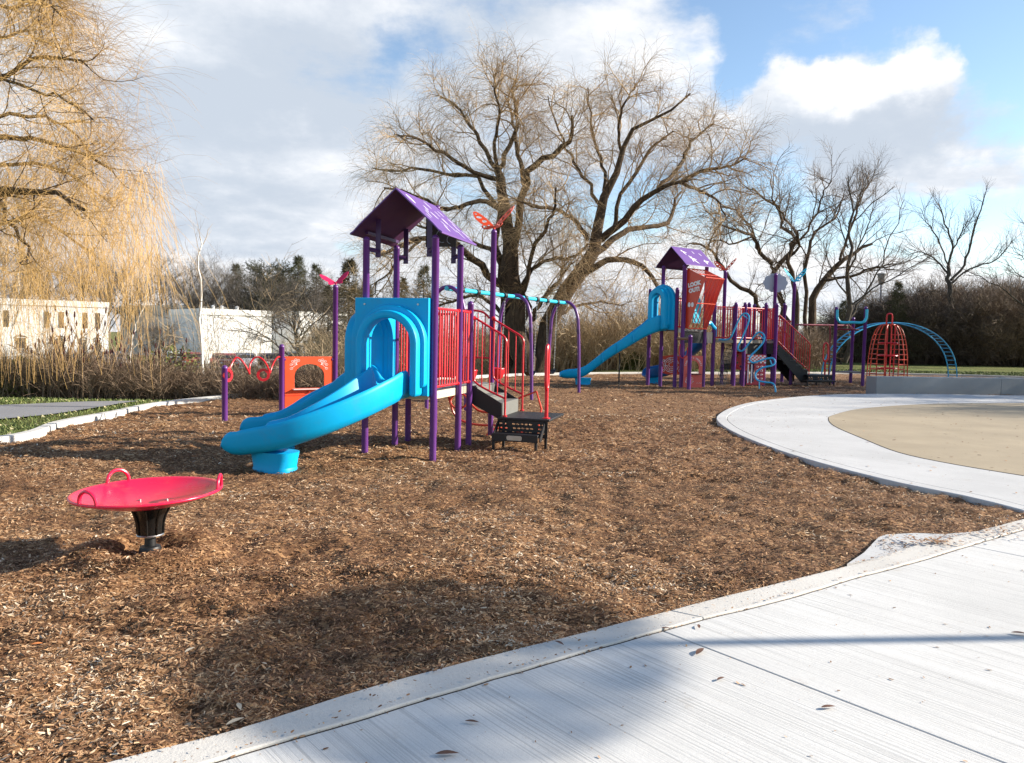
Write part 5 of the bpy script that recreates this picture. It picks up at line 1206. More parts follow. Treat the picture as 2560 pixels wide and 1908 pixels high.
# ------------------------------------------------------------------ trees
def nrm(a): return a / np.maximum(1e-9, np.linalg.norm(a, axis=-1, keepdims=True))
def polylines(P0, D0, L_, n, jit, trop, g, curl=0.0):
    B = len(P0); P = np.zeros((B, n, 3)); P[:, 0] = P0; d = nrm(D0); st = (L_ / (n - 1))[:, None]
    tv = np.array(trop)[None]; mem = g.normal(0, 1, (B, 3)) * curl
    for i in range(1, n):
        d = nrm(d + g.normal(0, jit, (B, 3)) + mem * jit + tv * (i / n if trop[2] < 0 else 1)); P[:, i] = P[:, i - 1] + d * st
    return P
def tubes(C, Rr, sides):
    B, n, _ = C.shape; T = np.gradient(C, axis=1); T = nrm(T); ref = np.where(np.abs(T[..., 2:3]) > .85, np.array([1., 0, 0]), np.array([0, 0, 1.]))
    ref = np.broadcast_to(ref[:, :1], T.shape); U = nrm(np.cross(T, ref)); Vv = np.cross(T, U)
    a = np.arange(sides) * 2 * np.pi / sides
    V = C[:, :, None] + (U[:, :, None] * np.cos(a)[None, None, :, None] + Vv[:, :, None] * np.sin(a)[None, None, :, None]) * Rr[:, :, None, None]
    idx = np.arange(B * n * sides).reshape(B, n, sides); nx = np.roll(idx, -1, axis=2)
    Fq = np.stack([idx[:, :-1], nx[:, :-1], nx[:, 1:], idx[:, 1:]], -1).reshape(-1, 4)
    return V.reshape(-1, 3), Fq
def children(P, Rr, per, t0, t1, ang, g, pw=1.0, upbias=0.0):
    """spawn per children on every polyline; returns start, direction, parent radius there, t"""
    B, n, _ = P.shape; k = max(1, int(per)); t = t0 + (t1 - t0) * ((np.arange(k)[None] + g.random((B, k))) / k) ** pw
    f = t * (n - 1); i = np.minimum(f.astype(int), n - 2); w = (f - i)[..., None]; b = np.arange(B)[:, None]
    S = P[b, i] * (1 - w) + P[b, i + 1] * w; T = nrm(P[b, i + 1] - P[b, i]); rr = Rr[b, i] * (1 - w[..., 0]) + Rr[b, i + 1] * w[..., 0]
    rnd = g.normal(0, 1, S.shape); rnd[..., 2] += upbias; side = nrm(rnd - T * (rnd * T).sum(-1, keepdims=True)); a = np.radians(ang) * (.7 + .6 * g.random(S.shape[:2]))[..., None]
    return S.reshape(-1, 3), nrm(T * np.cos(a) + side * np.sin(a)).reshape(-1, 3), rr.ravel(), t.ravel()
def taper(r0, n, e=.25): return r0[:, None] * np.linspace(1, e, n)[None]
class Wood:
    def __init__(s): s.b = []
    def add(s, C, Rr, sides, tone=None): s.b.append((C, Rr, sides, tone))
    def build(s, name, m, parent, smooth=True):
        Vs = []; Fs = []; o = 0; T = []
        for C, Rr, sd, tone in s.b:
            v, f = tubes(C, Rr, sd); Vs.append(v); Fs.append(f + o); o += len(v); T.append(np.repeat(tone if tone is not None else np.full(len(C), .5), C.shape[1] * sd))
        return big_mesh(name, np.concatenate(Vs), np.concatenate(Fs), m, parent, tone=np.concatenate(T), smooth=smooth)
def twig_mat(name, dark, light):
    m = bpy.data.materials.new(name); nt, N, L, P = nt_of(m); a = N.new('ShaderNodeAttribute'); a.attribute_name = 'tone'
    L.new(ramp_(N, L, a.outputs['Fac'], [(0, dark), (1, light)]), P.inputs['Base Color']); P.inputs['Roughness'].default_value = .7; P.inputs['Specular IOR Level'].default_value = .25; return m
def bark_mat(name, a, b):
    def f(nt, N, L, P):
        g = N.new('ShaderNodeTexCoord').outputs['Object']; n = tex(N, L, 'ShaderNodeTexNoise', mapping(N, L, g, 0, (9, 9, 1.6)), Scale=1.0, Detail=7.0, Roughness=.7)
        L.new(ramp_(N, L, n.outputs[0], [(.3, a), (.7, b)]), P.inputs['Base Color']); P.inputs['Roughness'].default_value = .95; P.inputs['Specular IOR Level'].default_value = .15
        bp = N.new('ShaderNodeBump'); bp.inputs['Strength'].default_value = 1; bp.inputs['Distance'].default_value = .06; L.new(n.outputs[0], bp.inputs['Height']); L.new(bp.outputs[0], P.inputs['Normal'])
    return ground_mat(name, f)
bark = bark_mat('willow_bark', (.03, .022, .016), (.13, .092, .062)); bark_g = bark_mat('grey_bark', (.03, .026, .022), (.13, .11, .09))
tw_willow = twig_mat('willow_twig', (.17, .115, .065), (.62, .43, .22)); tw_gold = twig_mat('golden_twig', (.25, .145, .05), (.56, .36, .13)); tw_grey = twig_mat('grey_twig', (.06, .048, .038), (.17, .14, .11))
tw_brown = twig_mat('brown_twig', (.10, .065, .045), (.32, .23, .15)); tw_tan = twig_mat('tan_stem', (.22, .16, .09), (.58, .44, .27)); tw_dark = twig_mat('dark_twig', (.05, .035, .028), (.17, .125, .09))

def tree_from_limbs(name, label, cat, base, limbs, spec, seed, bark_m, twig_m, group=None, zmin=None):
    """limbs: list of (points [Vector], radii) in world space; spec: list of levels"""
    g = np.random.default_rng(seed); t = thing(name, label, cat, base, 0, group); o = np.array(base)
    n = 14; Cs = []; Rs = []
    for pts, rad in limbs:
        sp = smooth_path([Vector((p[0], p[1], p[2])) for p in pts], 6); rs = np.interp(np.linspace(0, 1, len(sp)), np.linspace(0, 1, len(rad)), rad)
        ii = np.linspace(0, len(sp) - 1, n); a = np.array(sp); P = np.stack([np.interp(ii, np.arange(len(sp)), a[:, k]) for k in range(3)], -1); Rr = np.interp(ii, np.arange(len(sp)), rs)
        L_ = np.linalg.norm(np.diff(P, axis=0), axis=1).sum(); P[1:-1] += g.normal(0, .010 * L_, P[1:-1].shape) * np.array([1, 1, .6]); Cs.append(P); Rs.append(Rr)
    C = np.array(Cs) - o; Rr = np.array(Rs)
    trunk = Wood(); trunk.add(C, Rr, 10)
    tw = Wood(); P, Q = C, Rr
    for k, s in enumerate(spec):
        S, D, pr, tt = children(P, Q, s['per'], s.get('t0', .25), s.get('t1', 1.0), s['ang'], g, s.get('pw', 1.0), s.get('up', 0))
        keep = g.random(len(S)) < s.get('keep', 1.0); S, D, pr, tt = S[keep], D[keep], pr[keep], tt[keep]
        L_ = s['len'] * (.55 + .9 * g.random(len(S))) * (1 - s.get('shrink', .3) * tt); r0 = np.minimum(pr * .8, s['r'] * (.7 + .6 * g.random(len(S))))
        P = polylines(S, D, L_, s['n'], s['jit'], s['trop'], g, s.get('curl', 0)); Q = taper(r0, s['n'], s.get('e', .35))
        if zmin is not None:
            lo = zmin - o[2] + g.random(len(P))[:, None] * .5; P[..., 2] = np.maximum(P[..., 2], lo)
        tone = g.random(len(P)) * .6 + s.get('tone', .2)
        (trunk if s.get('wood') else tw).add(P, Q, s.get('sides', 3), tone)
    trunk.build('trunk', bark_m, t); tw.build('crown', twig_m, t, smooth=False)
    return t
def PX(lst, Y, dy=0.0):
    n = len(lst); return [W(p[0], p[1], Y + dy * (i / max(1, n - 1)) ** 1.2) for i, p in enumerate(lst)]

# --- the big twin-trunked willow
def main_willow():
    Y = 36.0; k = Y / F_PX
    T1_ = [(1311, 936), (1295, 825), (1279, 718), (1268, 612), (1263, 506), (1244, 426)]
    T2_ = [(1330, 940), (1345, 890), (1385, 798), (1428, 718), (1465, 655), (1492, 601), (1508, 532), (1524, 452), (1555, 389), (1571, 335), (1614, 303), (1672, 282), (1726, 234)]
    lm = [(PX(T1_, Y), [42, 36, 32, 22, 17, 13]), (PX([(1290, 930), (1268, 850), (1262, 760), (1258, 680), (1250, 600), (1246, 500), (1250, 430)], Y + .4), [26, 26, 24, 20, 15, 12, 8]),
          (PX(T2_, Y, -1), [28, 26, 24, 24, 23, 20, 15, 13, 10, 8, 7, 5, 2])]
    B_ = [([(1279, 690), (1290, 560), (1311, 463), (1327, 420), (1364, 394), (1412, 367), (1428, 330), (1430, 290)], 15, -3), ([(1311, 463), (1300, 400), (1290, 350), (1279, 300), (1262, 240)], 9, 2),
          ([(1492, 601), (1534, 575), (1577, 532), (1619, 490), (1672, 463), (1720, 452)], 14, -3), ([(1465, 681), (1513, 655), (1571, 649), (1614, 676), (1645, 720), (1660, 760)], 12, -4), ([(1480, 640), (1545, 585), (1598, 572), (1662, 559), (1690, 510), (1704, 479)], 12, 4),
          ([(1268, 718), (1215, 681), (1172, 639), (1130, 601), (1055, 596), (990, 620), (940, 640)], 14, -5), ([(1255, 644), (1199, 617), (1130, 591), (1060, 570), (980, 540)], 9, 3), ([(1262, 530), (1204, 500), (1146, 521), (1100, 520), (1020, 480), (960, 470)], 9, -3),
          ([(1250, 450), (1172, 426), (1098, 378), (1039, 346), (986, 335)], 8, -3), ([(1244, 426), (1199, 346), (1172, 309), (1140, 265), (1100, 245)], 8, 3), ([(1244, 426), (1279, 357), (1295, 282), (1279, 240), (1290, 195)], 9, 0), ([(1244, 426), (1235, 350), (1250, 290), (1240, 240), (1230, 215)], 7, -2),
          ([(1300, 720), (1332, 670), (1385, 649), (1438, 639), (1470, 610)], 8, -4), ([(1470, 600), (1438, 553), (1396, 527), (1337, 516), (1290, 500)], 9, -3), ([(1518, 495), (1508, 426), (1492, 367), (1476, 290), (1470, 220)], 7, 2), ([(1555, 389), (1545, 330), (1560, 260), (1587, 218)], 6, -2),
          ([(1650, 468), (1704, 410), (1736, 346), (1784, 309)], 8, 3), ([(1700, 456), (1760, 425), (1811, 420), (1870, 395)], 7, -2), ([(1700, 456), (1760, 480), (1800, 505), (1815, 545)], 6, -4), ([(1534, 575), (1560, 480), (1610, 400), (1650, 350), (1690, 330)], 8, 3), ([(1508, 532), (1470, 450), (1430, 400), (1400, 330), (1370, 240)], 7, 4),
          ([(1330, 800), (1360, 745), (1400, 700), (1425, 660)], 9, -3), ([(1290, 760), (1320, 690), (1345, 600), (1380, 540), (1390, 470)], 9, -5), ([(1262, 560), (1200, 450), (1130, 440), (1060, 420), (990, 430), (930, 420)], 8, 4), ([(1055, 596), (1010, 640), (960, 690), (930, 740)], 5, -3), ([(1290, 830), (1230, 760), (1180, 740), (1120, 760), (1060, 770)], 8, 3), ([(1380, 800), (1430, 770), (1500, 755), (1560, 765)], 7, 3)]
    for pts, r_, dy in B_: lm.append((PX(pts, Y, dy), [r_ * .72, r_ * .58, r_ * .42, r_ * .2]))
    lm = [(p, [max(.02, x * k * .55 if i < 3 else x * k) for x in rr]) for i, (p, rr) in enumerate(lm)]
    lm[0] = (lm[0][0], [x * k for x in (36, 31, 28, 19, 13, 9)]); lm[2] = (lm[2][0], [x * k for x in (24, 22, 22, 20, 18, 15, 12, 9, 7, 5, 4, 3, 2)])
    spec = [dict(per=13, t0=.22, ang=46, len=2.2, r=.032, n=7, jit=.17, trop=(0, 0, .03), sides=4, tone=.0, up=.35, shrink=.5, curl=.5),
            dict(per=8, t0=.15, ang=44, len=1.2, r=.0115, n=6, jit=.16, trop=(0, 0, -.04), sides=3, tone=.05, up=.3),
            dict(per=7, t0=.15, ang=40, len=1.2, r=.0050, n=7, jit=.11, trop=(0, 0, -.36), sides=3, tone=.25, shrink=.2, e=.4, curl=.4)]
    base = tuple(G(1318, 938)[:2]) + (0,); base = (W(1315, 930, Y).x, Y, -.1)
    tree_from_limbs('willow_tree', 'big bare willow with two thick leaning trunks behind the swings', 'tree', base, lm, spec, 3, bark, tw_willow)
main_willow()
# --- golden weeping willow on the left
def gold_willow():
    Y = 17.0; k = Y / F_PX
    B_ = [([(-620, 1020), (-600, 800), (-560, 600), (-520, 300), (-480, 0)], 70, 0), ([(-560, 640), (-300, 560), (-100, 500), (0, 490), (90, 475), (190, 482), (290, 525)], 26, -2), ([(-540, 500), (-250, 380), (-50, 340), (60, 342), (170, 352), (290, 385), (385, 430)], 18, 1), ([(-500, 250), (-200, 230), (0, 200), (100, 150), (200, 145), (300, 165)], 15, -1),
          ([(-490, 100), (-200, 110), (0, 95), (100, 78), (190, 120)], 12, 1), ([(-300, 540), (-60, 480), (20, 520), (70, 590), (100, 660)], 13, -2), ([(-480, 0), (-200, -90), (60, -80), (150, -40), (215, 40)], 12, -1), ([(-540, 420), (-250, 320), (0, 300), (130, 285), (250, 330), (345, 395)], 13, 2),
          ([(-500, 300), (-200, 60), (-20, 20), (90, 20), (170, 10)], 10, 2), ([(-300, 540), (-100, 420), (60, 410), (200, 420), (300, 460), (390, 520)], 12, 3), ([(-540, 620), (-200, 600), (0, 560), (120, 540), (230, 590), (330, 640)], 12, 3), ([(-500, 300), (-300, 150), (-100, 170), (80, 220), (220, 240), (320, 300)], 11, -2)]
    B_ = [([(x * .76 - 10 if x > 0 else x, y) for x, y in p], r_, dy) for p, r_, dy in B_]; lm = [([*PX(p, Y, dy)], [r_ * k * .5, r_ * k * .42, r_ * k * .3, r_ * k * .14]) for p, r_, dy in B_]
    spec = [dict(per=14, t0=.3, ang=42, len=1.3, r=.016, n=7, jit=.17, trop=(0.04, 0, .05), sides=4, wood=True, curl=.5, shrink=.35),
            dict(per=6, t0=.1, ang=48, len=.85, r=.006, n=6, jit=.15, trop=(0, 0, -.04), sides=3, tone=.1),
            dict(per=8, t0=.1, ang=55, len=1.15, r=.0030, n=8, jit=.10, trop=(0.03, 0, -.22), sides=3, tone=.3, e=.5, shrink=0, curl=.4)]
    base = (W(-620, 1020, Y).x, Y, -.1)
    t = tree_from_limbs('weeping_willow', 'golden weeping willow hanging into the left side of the picture', 'tree', base, lm, spec, 5, bark, tw_gold, zmin=.3)
    # long curtains
    g = np.random.default_rng(9); n = 1000; px = g.random(n) ** .8 * 520 - 110; cl = g.random(n) < .72
    cx = g.choice([-60, 10, 60, 120, 178, 235, 310, 345, 372, 400], n, p=[.12, .17, .13, .09, .08, .13, .12, .07, .05, .04]); px = np.where(cl, cx + g.normal(0, 9, n), px); px = np.minimum(px, 400 + g.normal(0, 6, n))
    top = 400 + 250 * g.random(n); ln = np.where(px < 90, 1.6 + 3.6 * g.random(n), .9 + 2.3 * g.random(n)); Ys = Y + g.normal(0, .9, n)
    S = np.array([tuple(W(a, b, c)) for a, b, c in zip(px, top, Ys)]) - np.array(base); D = g.normal(0, .25, (n, 3)); D[:, 2] = -.6
    ln = np.minimum(ln, S[:, 2] + base[2] - .15 - .5 * g.random(n)); P = polylines(S, D, ln, 9, .05, (0, 0, -.3), g, .4); w = Wood(); w.add(P, taper(np.full(n, .0036), 9, .5), 3, .25 + .7 * g.random(n)); w.build('hanging_strands', tw_gold, t, False)
gold_willow()

def proto(name, H, spread, seed, bark_m, twig_m, nl=9, rtr=.16, spec=None, up=.55, clear=.18):
    g = np.random.default_rng(seed); lm = []; lean = g.normal(0, .05, 2)
    tr = [Vector((lean[0] * z * H, lean[1] * z * H, z * H)) for z in (-.02, .2, .4, .6, .8)]; lm.append((tr, [rtr, rtr * .8, rtr * .6, rtr * .35, rtr * .1]))
    for i in range(nl):
        z = clear + (.62 - clear) * i / nl; a = i * 2.4 + g.random(); p0 = Vector((lean[0] * z * H, lean[1] * z * H, z * H)); L_ = spread * (1.0 - .35 * i / nl) * (.8 + .4 * g.random()); rise = H * (up + .1 * g.random()) * (1 - .3 * i / nl) * .8
        pts = [p0, p0 + Vector((math.cos(a) * L_ * .3, math.sin(a) * L_ * .3, rise * .35)), p0 + Vector((math.cos(a + .2) * L_ * .65, math.sin(a + .2) * L_ * .65, rise * .62)), p0 + Vector((math.cos(a) * L_, math.sin(a) * L_, rise * .85))]
        r0 = rtr * (.55 - .3 * i / nl); lm.append((pts, [r0, r0 * .6, r0 * .35, r0 * .12]))
    return lm
def gen_tree(name, label, cat, loc, H, spread, seed, bark_m, twig_m, spec, group=None, **k):
    lm = proto(name, H, spread, seed, bark_m, twig_m, **k); o = Vector(loc); lm = [([p + o for p in pts], r_) for pts, r_ in lm]
    return tree_from_limbs(name, label, cat, tuple(loc), lm, spec, seed, bark_m, twig_m, group)
def at(px, Y): 
    w = W(px, 850, Y); return (w.x, Y, float(gz(w.x, Y)) - .05)
sp_bg = [dict(per=8, t0=.2, ang=42, len=2.3, r=.035, n=6, jit=.14, trop=(0, 0, .06), sides=4, wood=True, up=.3), dict(per=7, t0=.1, ang=42, len=1.3, r=.017, n=5, jit=.15, trop=(0, 0, .03), sides=3, tone=.1), dict(per=5, t0=.1, ang=40, len=.75, r=.010, n=4, jit=.14, trop=(0, 0, .0), sides=3, tone=.3)]; sp_bg[2]['per'] = 7; sp_bg[2]['r'] = .019; sp_bg[1]['r'] = .026; sp_bg[1]['per'] = 8
grp = 'bare trees standing behind the white houses'
pA = gen_tree('bare_tree', 'broad grey bare tree behind the white houses, left of the rounded pine', 'tree', at(465, 100), 15.2, 6.8, 21, bark_g, tw_grey, sp_bg, grp, nl=12)
pB = gen_tree('bare_tree', 'bare tree with dark forked trunk in front of the lower white wing', 'tree', at(752, 52), 7.6, 4.0, 22, bark_g, tw_grey, sp_bg, grp, nl=11, clear=.12)
def cp(src, px, Y, s, rz, label):
    c = clone(src, at(px, Y), rz, label, s); return c
cp(pA, 330, 102, 1.0, 1.9, 'bare tree far behind the right edge of the golden willow')
cp(pA, 560, 104, .86, 3.1, 'bare tree crown filling the gap left of the rounded pine')
cp(pA, 205, 98, .95, 4.2, 'bare tree behind the golden willow strands, above the left house')
cp(pA, 60, 102, .95, 5.4, 'bare tree farthest left, half hidden by the golden willow')
cp(pA, 700, 108, .85, .7, 'bare tree behind the dark spruce, above the lower white wing')
cp(pB, 610, 98, 1.45, 2.2, 'dense brown tree directly above the flat white house roof')
cp(pB, 800, 96, 1.4, 4.0, 'bare tree between the pointed spruce and the forked tree')
cp(pA, 930, 110, .75, 2.9, 'bare tree seen behind the purple posts of the near tower')
cp(pB, 500, 97, 1.2, 5.1, 'low bare tree between the two white houses')
cp(pB, 395, 70, .6, 1.1, 'small bare tree in front of the shaded house wall')
for px, Y, s_, r_, lab in ((120, 100, 1.0, 2.6, 'bare tree behind the middle of the left white house'), (265, 104, .95, .3, 'bare tree behind the gap between the two left houses'), (400, 108, 1.1, 3.9, 'tall bare tree left of the white birch top'), (520, 106, .95, 5.0, 'tall bare tree right of the white birch top'), (610, 112, 1.0, 1.2, 'bare tree crown showing above the windowless block'), (850, 100, .8, 4.6, 'bare tree behind the pink butterfly post')):
    cp(pA, px, Y, s_, r_, lab)
# right-hand trees
sp_r = [dict(per=9, t0=.2, ang=44, len=2.6, r=.04, n=7, jit=.18, trop=(0, 0, .06), sides=4, wood=True, up=.4, curl=.5), dict(per=7, t0=.1, ang=42, len=1.5, r=.016, n=5, jit=.16, trop=(0, 0, .04), sides=3, tone=.1), dict(per=6, t0=.1, ang=38, len=.95, r=.0085, n=5, jit=.14, trop=(0, 0, .0), sides=3, tone=.25)]
def right_trees():
    Y = 50; k = Y / F_PX
    B_ = [([(1975, 905), (1968, 820), (1955, 760), (1935, 690), (1930, 660)], 20, 0), ([(2020, 905), (2025, 830), (2035, 740), (2070, 690), (2120, 640), (2180, 610)], 22, 1), ([(1930, 660), (1900, 630), (1880, 590), (1840, 575), (1790, 560)], 11, -3), ([(1935, 680), (1975, 625), (1985, 590), (1950, 560), (1945, 520), (1900, 490), (1880, 470)], 11, 2),
          ([(1990, 900), (1990, 780), (1985, 700), (1970, 640), (1995, 600), (2000, 575)], 14, -1), ([(2015, 840), (2010, 700), (2020, 620), (2040, 580), (2090, 540), (2110, 490)], 10, 2), ([(1975, 640), (2000, 610), (1960, 540), (1935, 500), (1930, 440)], 7, -3), ([(1905, 900), (1900, 780), (1880, 740), (1840, 710), (1800, 660), (1780, 630), (1730, 610)], 13, -4),
          ([(2100, 650), (2130, 560), (2150, 500), (2180, 450)], 7, 2), ([(2060, 700), (2130, 690), (2180, 670), (2240, 660)], 8, -2), ([(1900, 630), (1880, 570), (1850, 540), (1830, 500)], 6, 3), ([(1885, 590), (1830, 610), (1790, 600), (1760, 620)], 5, -2), ([(2000, 600), (2040, 540), (2060, 480), (2080, 450)], 6, 2)]
    lm = [(PX(p, Y, dy), [r_ * k * .5, r_ * k * .42, r_ * k * .3, r_ * k * .14]) for p, r_, dy in B_]
    tree_from_limbs('willow_tree', 'gnarled bare willow with crooked limbs behind the blue butterfly post', 'tree', (W(1990, 905, Y).x, Y, 0), lm, sp_r, 12, bark, tw_brown)
    Y = 47; k = Y / F_PX
    lm = [(PX([(2110, 905), (2118, 760), (2122, 640), (2125, 540), (2122, 440)], Y), [8 * k, 6 * k, 4 * k, 2.5 * k, k])] + [(PX(p, Y, dy), [r_ * k * .5, r_ * k * .3, r_ * k * .1]) for p, r_, dy in (([(2115, 800), (2160, 740), (2210, 640), (2260, 500)], 7, 2), ([(2118, 740), (2080, 680), (2060, 600)], 5, -1), ([(2120, 680), (2160, 590), (2190, 500)], 5, -2), ([(2120, 620), (2090, 540), (2080, 470)], 4, 1), ([(2122, 560), (2150, 490), (2160, 450)], 4, 1), ([(2115, 770), (2190, 720), (2260, 680), (2330, 640)], 5, -1))]
    sp2 = [dict(per=12, t0=.2, ang=34, len=1.9, r=.024, n=6, jit=.10, trop=(0, 0, .10), sides=3, tone=.05, up=.3), dict(per=9, t0=.1, ang=36, len=.9, r=.011, n=5, jit=.12, trop=(0, 0, .05), sides=3, tone=.2)]
    tree_from_limbs('bare_tree', 'slender straight bare tree right of the gnarled willow', 'tree', (W(2110, 905, Y).x, Y, 0), lm, sp2, 13, bark_g, tw_brown)
    Y = 58; k = Y / F_PX
    lm = [(PX([(2372, 905), (2375, 800), (2378, 750), (2372, 700), (2370, 665)], Y), [9 * k, 8 * k, 7 * k, 5 * k, 4 * k])] + [(PX(p, Y, dy), [r_ * k * .5, r_ * k * .34, r_ * k * .12]) for p, r_, dy in (([(2378, 700), (2410, 660), (2430, 600), (2450, 530), (2465, 480)], 7, 1), ([(2370, 665), (2380, 610), (2360, 550), (2345, 500)], 6, -1), ([(2372, 690), (2340, 650), (2300, 630), (2270, 640)], 5, 2), ([(2378, 710), (2430, 670), (2490, 650), (2530, 600)], 5, -2), ([(2372, 665), (2340, 590), (2320, 560), (2300, 520)], 4, 2), ([(2375, 640), (2400, 590), (2420, 550)], 4, -1))]
    tree_from_limbs('bare_tree', 'open bare tree rising above the dark thicket on the right', 'tree', (W(2372, 905, Y).x, Y, 0), lm, sp2, 14, bark_g, tw_dark)
    gen_tree('bare_tree', 'bare tree cut off by the right edge of the picture', 'tree', at(2640, 50), 11, 5.0, 25, bark_g, tw_dark, sp2, None, nl=10)
right_trees()
cp(pB, 1690, 80, .9, 1.4, 'small bare tree far behind the long blue slide hood')
cp(pB, 2310, 72, .9, 2.0, 'bare tree low behind the street lamp')
cp(pA, 1560, 105, .55, 2.5, 'distant bare tree between the willow limb and the long blue slide')

# ------------------------------------------------------------------ conifers
need = twig_mat('spruce_needles', (.020, .024, .008), (.075, .075, .025)); need_br = twig_mat('brownish_needles', (.025, .022, .010), (.11, .085, .03))
def conifer(label, loc, H, rad, seed, m, group='evergreens in the background', pine=False):
    g = np.random.default_rng(seed); t = thing('pine_tree' if pine else 'spruce_tree', label, 'tree', loc, 0, group)
    C = np.array([[[0, 0, H * f] for f in np.linspace(-.02, 1, 6)]]); w = Wood(); rad *= 1.2; w.add(C, np.linspace(.16, .015, 6)[None] * H / 9, 8)
    nb = int(150 * (H / 9)); f = g.random(nb) ** .85; z = H * (.10 + .88 * f); a = g.random(nb) * 6.283
    if pine: L_ = rad * np.sqrt(np.maximum(.05, 1 - ((f - .55) / .5) ** 2)) * (.6 + .5 * g.random(nb))
    else: L_ = rad * (1.03 - f) * (.65 + .45 * g.random(nb)) * (1 + .25 * np.sin(z * 4.0)) + .12
    S = np.stack([0 * z, 0 * z, z], -1); D = np.stack([np.cos(a), np.sin(a), (.35 if pine else .05) + g.normal(0, .12, nb)], -1)
    P = polylines(S, D, L_, 7, .06, (0, 0, -.05 if not pine else .05), g); w.add(P, taper(np.full(nb, .03), 7, .2), 4)
    w.build('trunk', bark_g, t)
    S2, D2, _, tt = children(P, taper(np.full(nb, .03), 7, .2), 12, .15, 1.0, 48, g); L2 = (.20 + .35 * g.random(len(S2))) * (H / 9) * (1.1 - .4 * tt)
    P2 = polylines(S2, D2, L2, 4, .10, (0, 0, -.12 if not pine else .12), g)
    S3, D3, _, _ = children(P2, taper(np.full(len(P2), .01), 4, .4), 9, .05, 1.0, 45, g); n = len(S3); l = (.09 + .09 * g.random(n))[:, None]; sd = nrm(np.cross(D3, g.normal(0, 1, (n, 3)))) * (.016 if not pine else .022)
    V = np.stack([S3 - sd, S3 + sd, S3 + sd * .4 + D3 * l, S3 - sd * .4 + D3 * l], 1).reshape(-1, 3)
    big_mesh('crown', V, np.arange(4 * n).reshape(n, 4), m, t, tone=np.repeat(np.clip(g.random(n) * .7 + .3 * g.random(), 0, 1), 4))
    return t
s1 = conifer('tall pointed spruce behind the pink butterfly post', at(872, 60), 9.4, 2.6, 31, need_br)
s2 = conifer('dark spruce poking above the forked bare tree', at(745, 97), 13.2, 3.9, 32, need)
p1_ = conifer('dense rounded green pine above the white roof', at(660, 97), 11.9, 3.3, 33, need, pine=True)
def cpl(src, px, Y, s, rz, label): return clone(src, at(px, Y), rz, label, s)
cpl(s2, 590, 110, 1.0, .3, 'dark evergreen far behind, left of the rounded pine')
cpl(s2, 790, 108, 1.0, 5.0, 'broad dark evergreen behind the small sunlit gable')
cpl(p1_, 715, 112, 1.1, 1.7, 'rounded pine hidden behind the forked tree crown')
cpl(s1, 915, 102, 1.1, 3.7, 'brown evergreen seen between the two left tower posts')
cpl(s2, 1058, 66, .72, 2.0, 'green spruce between the middle posts of the near tower')
cpl(s1, 1002, 70, .93, 1.0, 'brownish spruce left of the green one under the near roof')
cpl(s1, 700, 104, 1.2, 4.0, 'low dark evergreen between the pine and the spruce')
cpl(s2, 620, 100, .62, 3.0, 'small evergreen just left of the rounded pine')
cpl(s1, 820, 66, .82, 5.2, 'shorter evergreen touching the left side of the pointed spruce')
cpl(s2, 2105, 56, .36, 1.2, 'stubby dark evergreen behind the climbing frame')
cpl(s2, 2240, 57, .48, 2.9, 'dark evergreen behind the orange dome climber')
# evergreens and bare trees just outside the picture on the right; they shade the far equipment
for i, (x, y, s) in enumerate(((25, 27, 1.05), (29, 30.5, 1.2), (24.5, 23.8, .8), (30.5, 33.5, 1.2), (29, 25.5, 1.1), (35, 29, 1.2))):
    clone(s1 if i % 2 else s2, (x, y, 0), i * 1.3, ('%s evergreen outside the right edge of the picture, shading the far equipment' % ('middle', 'tall farther', 'nearest small', 'farthest', 'inner', 'outermost')[i]), s if i % 2 else s * .75)
cp_ = clone(pB, (25, 21.0, 0), .4, 'bare tree outside the right edge beside the seat wall', .9); cp_ = clone(pA, (31, 18, 0), 1.4, 'taller bare tree outside the right edge beyond the walkway', .6)

# ------------------------------------------------------------------ shrubs and thickets
def shrub(name, label, loc, H, rad, ns, seed, m, bm_, spec, group=None, leanx=0):
    g = np.random.default_rng(seed); t = thing(name, label, 'shrub', loc, 0, group)
    a = g.random(ns) * 6.283; r0 = rad * .35 * np.sqrt(g.random(ns)); S = np.stack([r0 * np.cos(a), r0 * np.sin(a), np.full(ns, -.05)], -1)
    D = np.stack([np.cos(a) * rad / H * (.2 + .9 * g.random(ns)), np.sin(a) * rad / H * (.2 + .9 * g.random(ns)), np.ones(ns)], -1)
    P = polylines(S, D, H * (.6 + .5 * g.random(ns)), 8, .09, (0, 0, .03), g, .4); Q = taper(np.full(ns, .006 + H * .0048), 8, .25)
    w = Wood(); w.add(P, Q, 4, g.random(ns)); w.build('stems', bm_, t, False); w = Wood()
    for s in spec:
        S, D, pr, tt = children(P, Q, s['per'], .12, 1, s['ang'], g); L_ = s['len'] * (.6 + .8 * g.random(len(S))); P = polylines(S, D, L_, s['n'], .15, (0, 0, .06), g, .3); Q = taper(np.full(len(P), s['r']), s['n'], .4); w.add(P, Q, 3, g.random(len(P)))
    w.build('twigs', m, t, False); return t
sd = [dict(per=14, ang=45, len=1.3, r=.014, n=5), dict(per=9, ang=45, len=.8, r=.010, n=4), dict(per=4, ang=45, len=.4, r=.008, n=3)]
q1 = shrub('bare_shrub', 'dark leafless bush at the left end of the right-hand thicket', at(2165, 62), 4.4, 3.8, 46, 41, tw_dark, tw_dark, sd, 'tall bushes on the right')
q2 = shrub('bare_shrub', 'tall reddish brown bush in the middle of the right-hand thicket', at(2400, 60), 6.1, 4.8, 52, 42, tw_brown, tw_dark, sd, 'tall bushes on the right')
